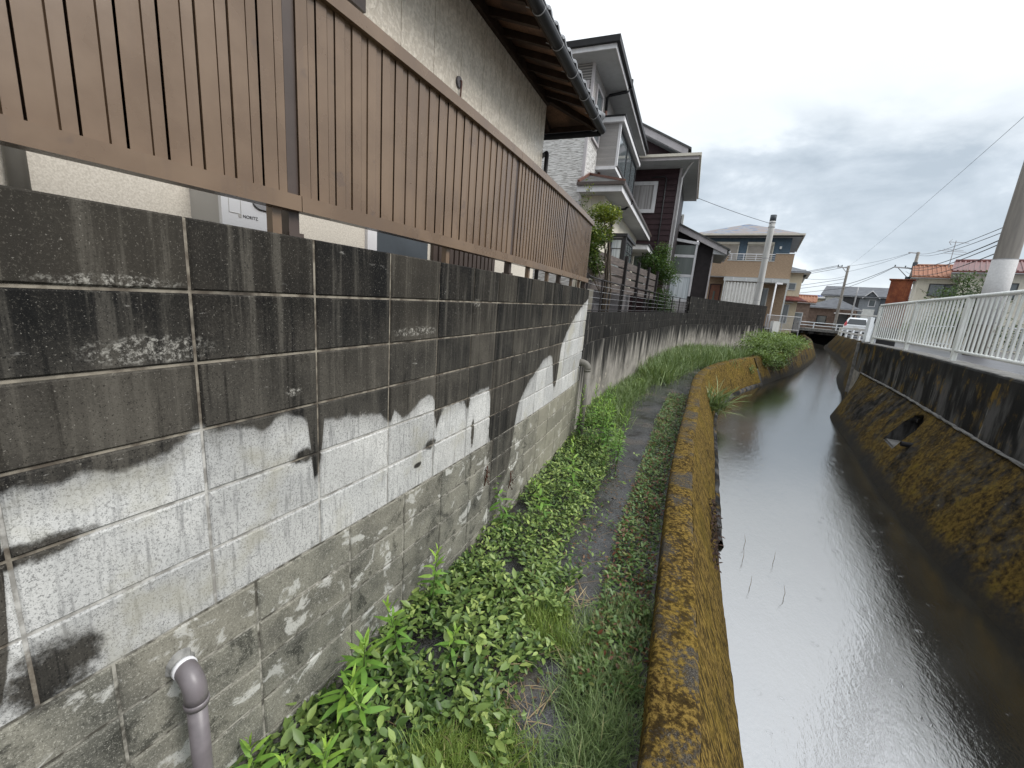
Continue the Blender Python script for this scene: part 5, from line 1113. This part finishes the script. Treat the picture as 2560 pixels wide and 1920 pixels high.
# ------------------------------------------------------------------ vegetation on the path
def band(y0, y1, n, t0, t1):
    """random points on the path: t = 0 at the garden wall, 1 at the parapet."""
    y = U(y0, y1, n); t = U(t0, t1, n); a = np.array([xwall(q) for q in y]); b = np.array([float(PPAR.xat(q)) for q in y]); return np.stack([a+(b-a)*t, y, np.zeros(n)], 1), t
def holes(p, hs):
    """thin out leaves where bare path shows: (x, y, radius x, radius y)."""
    k = np.ones(len(p), bool)
    for (x, y, rx, ry) in hs:
        d = ((p[:, 0]-x)/rx)**2+((p[:, 1]-y)/ry)**2; k &= (d > 1+rng.normal(0, .25, len(p)))
    return k
HOLES = [(.30, 1.52, .20, .24), (-.12, 1.30, .16, .10), (.30, 1.98, .13, .12), (-.30, 1.80, .10, .10), (.10, 2.5, .08, .12), (.15, 3.3, .10, .15), (.62, 2.20, .19, .24), (.50, 1.22, .12, .10), (.88, 2.86, .14, .25), (1.13, 3.55, .19, .42), (1.45, 4.35, .24, .65), (1.95, 5.35, .34, .8)]
def cover(name, mat, label, y0, y1, t0, t1, n, s0, s1, z1, tpl=(OV, OVF), tilt=(-.15, .75), red=None, clump=.35, cut=True):
    p, t = band(y0, y1, n, t0, t1)
    k = holes(p, HOLES) if cut else np.ones(n, bool)
    ph = np.sin(p[:, 0]*9.1+1.3*np.sin(p[:, 1]*5.7))*np.sin(p[:, 1]*6.3+1.7*np.sin(p[:, 0]*7.9)); k &= ph > -1+clump*rng.random(n)*2-.35
    p = p[k]; n = len(p); dens = ph[k]
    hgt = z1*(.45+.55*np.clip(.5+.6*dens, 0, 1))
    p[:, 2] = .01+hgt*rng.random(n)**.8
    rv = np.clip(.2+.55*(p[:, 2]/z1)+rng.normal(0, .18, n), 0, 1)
    if red is not None: rv = np.where(rng.random(n) < red, U(.78, 1, n), rv*.75)
    return leaves(name, mat, *tpl, p, U(0, 6.283, n), U(tilt[0], tilt[1], n), rng.normal(0, .35, n), U(s0, s1, n), rv=rv, bright=(rng.random(n) < .12)*rng.random(n), label=label, cat='ground cover', kind='stuff')
cover('ground_cover', 'leaf_cover', 'bright green broad-leaved ground cover along the foot of the block wall', .85, 2.5, -.02, .64, 7600, .026, .054, .12)
cover('ground_cover', 'leaf_cover', 'low green ground cover spreading along the block wall farther up the path', 2.4, 5.6, -.01, .50, 9000, .026, .052, .11)
cover('ground_cover', 'leaf_cover', 'sparse leafy runners crossing the bare asphalt path', .85, 5.0, .5, .90, 1300, .024, .050, .05, red=.03)
cover('creeper', 'leaf_creep', 'green and red-brown creeper massed against the mossy parapet', 1.6, 8.6, .74, .985, 11500, .022, .046, .08, red=.22, cut=False)
cover('ground_cover', 'leaf_cover', 'small-leaved ground cover at the foot of the streaked retaining wall', 5.9, 9.5, .0, .30, 6500, .03, .055, .16, cut=False)
cover('broad_leaves', 'leaf_cover', 'larger round leaves scattered among the fine ground cover', .85, 2.3, -.02, .60, 420, .060, .085, .15)
cover('leaf_litter', 'deadmat2', 'brown leaf litter on the path between the plants', .85, 4.5, .25, .98, 900, .015, .04, .02, tilt=(-.3, .3), cut=False)
# dead stems lying about
m = MB()
for _ in range(60):
    p, t = band(1.0, 4.5, 1, .3, .95); a = Vector(p[0]); q = random.uniform(0, 6.28); l = random.uniform(.06, .28); b = a+Vector((math.cos(q)*l, math.sin(q)*l, 0)); a.z = random.uniform(.01, .05); b.z = random.uniform(.01, .07); c = (a+b)/2+Vector((random.gauss(0, .02), random.gauss(0, .02), .02)); m.tube([a, c, b], .0016, 4, False)
m.build('dry_stems', 'straw', label='thin dry stems and runners strewn over the path', cat='dead stems', kind='stuff')
def tufts(name, mat, label, cs, nb, l0, l1, spread, lean=(.35, 1.25), cat='grass', zz=0.):
    loc = []; 
    for (x, y, s) in cs:
        k = int(nb*s); loc.append(np.stack([x+rng.normal(0, spread*s, k), y+rng.normal(0, spread*s, k), np.full(k, zz)], 1))
    loc = np.concatenate(loc); n = len(loc)
    return leaves(name, mat, GV, GVF, loc, U(0, 6.283, n), U(lean[0], lean[1], n), rng.normal(0, .3, n), U(l0, l1, n), rv=np.clip(rng.beta(2, 2, n), 0, 1), label=label, cat=cat, kind='stuff')
def along(y0, y1, t0, t1, n): p, _ = band(y0, y1, n, t0, t1); return [(q[0], q[1], random.uniform(.6, 1.25)) for q in p]
tufts('grass', 'grass_y', 'fine yellow-green grass in the ground cover', [(-.16, 1.30, 1.2), (-.05, 1.22, 1), (-.28, 1.18, 1), (.02, 1.40, .8), (.30, 1.98, 1.2), (.22, 2.08, .9), (.38, 2.12, .8), (.42, 1.90, .8), (-.20, 1.22, 1.2), (.1, 1.28, .9)], 520, .05, .14, .060, (.3, 1.4))
tufts('grass', 'grass', 'dark green fine grass leaning against the mossy parapet', along(.95, 2.2, .74, .97, 36), 210, .06, .15, .05, (.2, 1.3))
tufts('dry_grass', 'straw', 'dry straw lying in the weeds', along(1.2, 2.3, .45, .75, 12), 22, .08, .2, .05, (.0, .7), 'dry grass')
tufts('grass', 'grass', 'long arching grass along the foot of the streaked retaining wall', along(7.4, 10.5, .02, .34, 60), 90, .14, .34, .10, (.5, 1.4))
tufts('grass', 'grass', 'tall arching grass filling the bend of the path', along(10.0, 17.5, .02, .52, 120)+along(13.0, 19.0, .3, .95, 60), 90, .26, .62, .16, (.55, 1.45))
tufts('grass', 'grass', 'tuft of green grass at the wall foot beside the brown pipe', along(6.0, 7.6, .12, .40, 26), 80, .12, .30, .08, (.4, 1.4))
# grass tuft hanging from the parapet into the stream
x, y, th, _ = PPAR.at(PPAR.sat(9.6), .46)
def tuft_on_bank(y_, off, z, n, l0, l1, label, mat='grass'):
    x, y, th, _ = PPAR.at(PPAR.sat(y_), off); loc = np.stack([x+rng.normal(0, .12, n), y+rng.normal(0, .12, n), z+rng.normal(0, .05, n)], 1)
    return leaves('grass_tuft', mat, GV, GVF, loc, rng.normal(-th*.2, 1.3, n), U(-.1, 1.3, n), rng.normal(0, .3, n), U(l0, l1, n), label=label, cat='grass tuft')
tuft_on_bank(9.9, .50, -.45, 240, .35, .8, 'arching grass tuft growing from the mossy face just above the water')
# dead root clump and black weed on the moss face
x, y, th, _ = PPAR.at(PPAR.sat(1.62), .53)
rt_ = thing('root_clump', 'brown root clump with pale straw sprouting from the mossy face above the water', 'root clump', (x, y, -.42))
m = MB()
for _ in range(7): q = random.uniform(0, 6.28); m.tube([(0, 0, 0), (.025*math.cos(q), .025*math.sin(q), random.uniform(-.03, .03)), (.04*math.cos(q), .04*math.sin(q), random.uniform(-.05, .02))], [.018, .015, .004], 6)
m.build('root', 'root', rt_, smooth=True)
n = 26; leaves('straw', 'straw', GV, GVF, rng.normal(0, .012, (n, 3))+np.array([0, 0, .02]), U(-1.2, 1.2, n), U(.1, 1.3, n), rng.normal(0, .4, n), U(.06, .16, n), rt_)
n = 420; x, y, th, _ = PPAR.at(PPAR.sat(4.25), .50); loc = []
for k in range(n):
    s = PPAR.sat(3.55)+random.random()**.8*1.35; q = PPAR.at(s, .48+.07*random.random()); loc.append((q[0], q[1], -.42+random.gauss(0, .075)))
leaves('dead_weed', 'deadmat', OV, OVF, loc, U(0, 6.283, n), U(-1.2, .5, n), rng.normal(0, .6, n), U(.025, .06, n), label='blackish dead weed hanging from the mossy face over the water', cat='dead weed', kind='stuff')
# sparse thin reeds standing in the water
for k, (x, y) in enumerate(((2.62, 4.0), (2.8, 4.3), (2.45, 3.55), (2.72, 3.45), (2.95, 4.0))):
    m = MB(); q = random.uniform(-.4, .4); m.tube([(x, y, -.80), (x+.01, y, -.70), (x+.03*q, y+.01, -.62)], [.003, .0025, .001], 4); m.build('reed', 'straw', label='thin dry reed stalk standing in the stream', cat='reed', group='reed stalks in the stream')

# ------------------------------------------------------------------ upright weeds with lance-shaped leaves
lm = MB(); lm.add(LV, LVF)
def weed_leaf_mesh(v):
    me = bpy.data.meshes.new('leaf'); me.from_pydata([(x, y, z) for x, y, z in LV], [], LVF); ca = me.color_attributes.new('Col', 'FLOAT_COLOR', 'POINT')
    for d in ca.data: d.color = (v, .2*random.random(), 0, 1)
    me.materials.append(M['leaf_weed']); me.update(); return me
WLM = [weed_leaf_mesh(v) for v in (.05, .25, .45, .65, .85, 1.0)]
def weed(x, y, h, n, ll, label, single=True, tilt=0.12):
    h *= 1.25 if single else 1.0; ll *= 1.2 if single else 1.0
    t = thing('tall_weed', label, 'weed', (x, y, 0), random.uniform(0, 6), 'upright weeds'); pts = []
    dx = random.gauss(0, tilt)*h; dy = random.gauss(0, tilt)*h
    for k in range(6): f = k/5; pts.append((dx*f*f, dy*f*f, h*f-.02))
    MB().tube(pts, [.005*(1-.6*k/5) for k in range(6)], 6).build('stem', 'stem', t, smooth=True)
    data = []
    for k in range(n):
        f = .18+.82*(k/(n-1))**.8; z = h*f; a = k*2.4+random.gauss(0, .2); s = ll*(1.0-.55*max(0, f-.55)/.45)*random.uniform(.75, 1.1); e = .15+1.05*max(0, f-.55)/.45+random.gauss(0, .12)-.35*(1-f)
        data.append(((dx*f*f, dy*f*f, z), a, e, s, min(5, max(0, int(6*(f-.1)+random.gauss(0, .7))))))
    if single:
        for (p, a, e, s, c) in data: o = inst('leaf', WLM[c], p, 0, t, (s, s*1.3, s), (random.gauss(0, .3), -e, a))
    else:
        leaves('foliage', 'leaf_weed', LV, LVF, [d[0] for d in data], np.array([d[1] for d in data]), np.array([d[2] for d in data]), rng.normal(0, .3, n), np.array([d[3] for d in data])*1.2, t, rv=np.array([.05+.19*d[4] for d in data]))
    return t
WL = 'upright weed with lance-shaped leaves '
weed(-.36, 2.08, .36, 26, .095, WL+'at the wall foot below the second footing joint'); weed(-.46, 1.74, .28, 24, .10, WL+'beside a pale patch at the wall foot')
weed(-.56, 1.53, .30, 26, .115, WL+'largest of the clump by the wall foot'); weed(-.62, 1.42, .22, 20, .105, WL+'low in the clump by the wall foot'); weed(-.50, 1.38, .20, 18, .095, WL+'in the clump, leaning over ground cover')
weed(-.80, 1.13, .16, 18, .09, WL+'nearest to the grey drain pipe'); weed(-.58, 1.17, .20, 18, .085, WL+'among round leaves near the drain pipe'); weed(-.68, 1.12, .14, 14, .08, WL+'small one between two near the drain pipe')
weed(.02, 2.95, .42, 34, .10, WL+'in front of the orange-brown withered weed'); weed(.36, 3.1, .34, 26, .095, WL+'in the middle of the ground cover'); weed(.63, 3.5, .50, 34, .095, WL+'tall one at the edge of the asphalt')
weed(-.2, 1.75, .18, 16, .08, WL+'short one amid round leaves', True)
for k in range(16):
    x, y = 1.22+random.gauss(0, .10), 4.95+random.gauss(0, .30); weed(x, y, random.uniform(.40, .78), 46, .085, 'feathery upright weed in the clump beside the brown pipe', False, .07)
for k in range(8):
    p, _ = band(5.4, 7.2, 1, .14, .34); weed(p[0][0], p[0][1], random.uniform(.25, .5), 34, .08, 'feathery upright weed at the wall foot past the brown pipe', False, .08)

# ------------------------------------------------------------------ shrubs and trees
def crown_pts(lobes, n):
    out = []; w = np.array([a*b*c for (_, _, _, a, b, c) in lobes])**.7; w /= w.sum()
    for (x, y, z, a, b, c), k in zip(lobes, rng.multinomial(n, w)):
        v = rng.normal(0, 1, (k, 3)); v /= np.linalg.norm(v, axis=1)[:, None]; r = rng.random(k)**.45
        nz = 1+.28*np.sin(v[:, 0]*7+x*3)*np.sin(v[:, 1]*6+y)*np.sin(v[:, 2]*8+z)
        out.append(np.stack([x+v[:, 0]*a*r*nz, y+v[:, 1]*b*r*nz, z+v[:, 2]*c*r*nz], 1))
    return np.concatenate(out)
def tree(name, label, cat, base, lobes, n, ls, mat, trunk=.05, stems=1, group=None, drop=None, zlight=True):
    t = thing(name, label, cat, base, 0, group); m = MB(); zs = [l[2] for l in lobes]
    for k in range(stems):
        a = 6.28*k/max(1, stems); bx, by = (math.cos(a)*trunk*2.0, math.sin(a)*trunk*2.0) if stems > 1 else (0, 0); top = lobes[int(np.argmax(zs))]
        m.tube([(bx, by, -.05), (bx*1.4+random.gauss(0, .02), by*1.4, top[2]*.4), (top[0]*.6, top[1]*.6, top[2]*.8), (top[0], top[1], top[2]+top[5]*.5)], [trunk, trunk*.8, trunk*.5, trunk*.15], 7)
    for (x, y, z, a, b, c) in lobes:
        for _ in range(3): m.tube([(x*.4, y*.4, z*.62), (x*.8+random.gauss(0, .05), y*.8, z*.85), (x+random.gauss(0, a*.5), y+random.gauss(0, b*.5), z+random.uniform(-.2, .7)*c)], [trunk*.4, trunk*.25, trunk*.08], 5)
    m.build('trunk', 'bark', t, smooth=True)
    p = crown_pts(lobes, n)
    if drop: p = p[[drop(q) for q in p]]
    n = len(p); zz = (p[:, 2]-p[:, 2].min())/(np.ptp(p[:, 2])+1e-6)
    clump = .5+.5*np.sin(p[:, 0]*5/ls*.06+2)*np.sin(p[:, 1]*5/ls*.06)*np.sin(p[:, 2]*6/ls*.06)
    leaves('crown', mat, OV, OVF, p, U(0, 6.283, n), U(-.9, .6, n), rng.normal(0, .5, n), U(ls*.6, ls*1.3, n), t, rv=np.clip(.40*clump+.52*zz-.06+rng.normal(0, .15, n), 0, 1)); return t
def gz(y, off): x, yy, th, _ = PW2.at(PW2.sat(y), off); return x, yy
x, y = gz(8.0, -.22)
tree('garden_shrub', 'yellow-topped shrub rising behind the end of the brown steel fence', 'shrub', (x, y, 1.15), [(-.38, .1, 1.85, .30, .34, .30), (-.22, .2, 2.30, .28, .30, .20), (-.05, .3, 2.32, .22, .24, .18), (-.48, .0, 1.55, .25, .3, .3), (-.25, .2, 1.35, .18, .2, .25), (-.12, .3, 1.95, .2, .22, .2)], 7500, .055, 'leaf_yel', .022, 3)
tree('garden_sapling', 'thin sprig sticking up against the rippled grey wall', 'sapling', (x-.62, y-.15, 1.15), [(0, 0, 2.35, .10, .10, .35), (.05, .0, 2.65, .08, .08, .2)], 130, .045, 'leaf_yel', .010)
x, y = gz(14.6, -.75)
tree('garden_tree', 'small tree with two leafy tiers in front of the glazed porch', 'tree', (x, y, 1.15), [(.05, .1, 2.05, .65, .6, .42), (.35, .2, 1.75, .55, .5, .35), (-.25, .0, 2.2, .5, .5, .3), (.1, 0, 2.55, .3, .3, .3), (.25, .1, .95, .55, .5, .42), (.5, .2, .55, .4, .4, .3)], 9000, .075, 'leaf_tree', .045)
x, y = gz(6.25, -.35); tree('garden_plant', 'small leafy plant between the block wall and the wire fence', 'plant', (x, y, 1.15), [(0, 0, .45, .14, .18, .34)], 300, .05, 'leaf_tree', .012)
# bramble mass spilling over the left bank
def bush_at(t, off, z): q = PPAR.at(t, off); return q[0], q[1], z
tb = PPAR.sat(17.2); bx, by, bth, _ = PPAR.at(tb, -.3)
def rel(y_, off, z): q = PPAR.at(PPAR.sat(y_), off); return (q[0]-bx, q[1]-by, z)
lob = [(*rel(16.6, .0, .32), .5, .5, .22), (*rel(17.4, -.3, .55), .8, .8, .38), (*rel(18.6, -.3, .72), 1.1, 1.1, .45), (*rel(19.9, -.1, .72), 1.1, 1.1, .42), (*rel(21.0, .0, .55), .9, .9, .32), (*rel(17.2, .38, .05), .5, .55, .42), (*rel(18.0, .42, .0), .45, .5, .38), (*rel(16.6, .36, .12), .35, .4, .3), (*rel(19.2, .3, .3), .5, .6, .3)]
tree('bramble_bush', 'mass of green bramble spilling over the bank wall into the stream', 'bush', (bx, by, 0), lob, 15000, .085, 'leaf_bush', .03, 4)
lob = [(*rel(14.6, .35, .0), .12, .2, .16), (*rel(15.0, .4, -.1), .12, .2, .2)]
tree('bank_plant', 'small green plant rooted in the mossy wall at the joint', 'plant', (bx, by, 0), [(*rel(15.3, .42, -.15), .16, .2, .22)], 160, .06, 'leaf_bush', .01)
# shrubs on the road side
tree('roadside_shrub', 'spreading green shrub behind the railing, left of the concrete pole', 'shrub', (15.6, 14.9, 1.1), [(-.9, -.1, 1.75, .7, .6, .45), (.0, 0, 2.0, .8, .7, .55), (.7, .1, 1.7, .6, .6, .5), (-.4, 0, 2.45, .35, .3, .35), (.45, 0, 2.55, .3, .3, .4), (.0, .1, 1.1, 1.3, .7, .6)], 5200, .085, 'leaf_tree', .05, 4)
tree('roadside_hedge', 'dark green hedge behind the second railing, right of the pole', 'hedge', (19.2, 14.2, 1.0), [(0, 0, .9, 1.2, 1.2, .85), (.9, -1.6, 1.1, 1.2, 1.2, .9), (-.3, 1.8, .8, 1.1, 1.1, .7), (.3, -.8, 1.7, .8, .8, .5)], 5200, .10, 'leaf_tree', .05, 3)
tree('far_shrub', 'yellowish-green shrub at the end of the white railing', 'shrub', (30.4, 30.6, .5), [(0, 0, 1.6, .8, .8, .7), (.4, -.3, 2.2, .6, .6, .5), (-.3, .4, 1.0, .8, .8, .5)], 2200, .13, 'leaf_yel', .05, 3)
tree('far_shrub', 'green shrub beside the carport', 'shrub', (33.2, 36.0, .5), [(0, 0, 1.1, 1.0, 1.0, .7), (.6, -.5, 1.5, .7, .7, .5)], 1800, .13, 'leaf_bush', .05, 3)
tree('far_shrub', 'shrub left of the rusty cabinet under the grey house', 'shrub', (22.6, 22.2, .9), [(0, 0, 1.3, .7, .7, .6), (.5, -.5, 1.9, .55, .55, .45), (.9, -.9, 1.4, .5, .5, .5)], 2200, .10, 'leaf_bush', .04, 3)
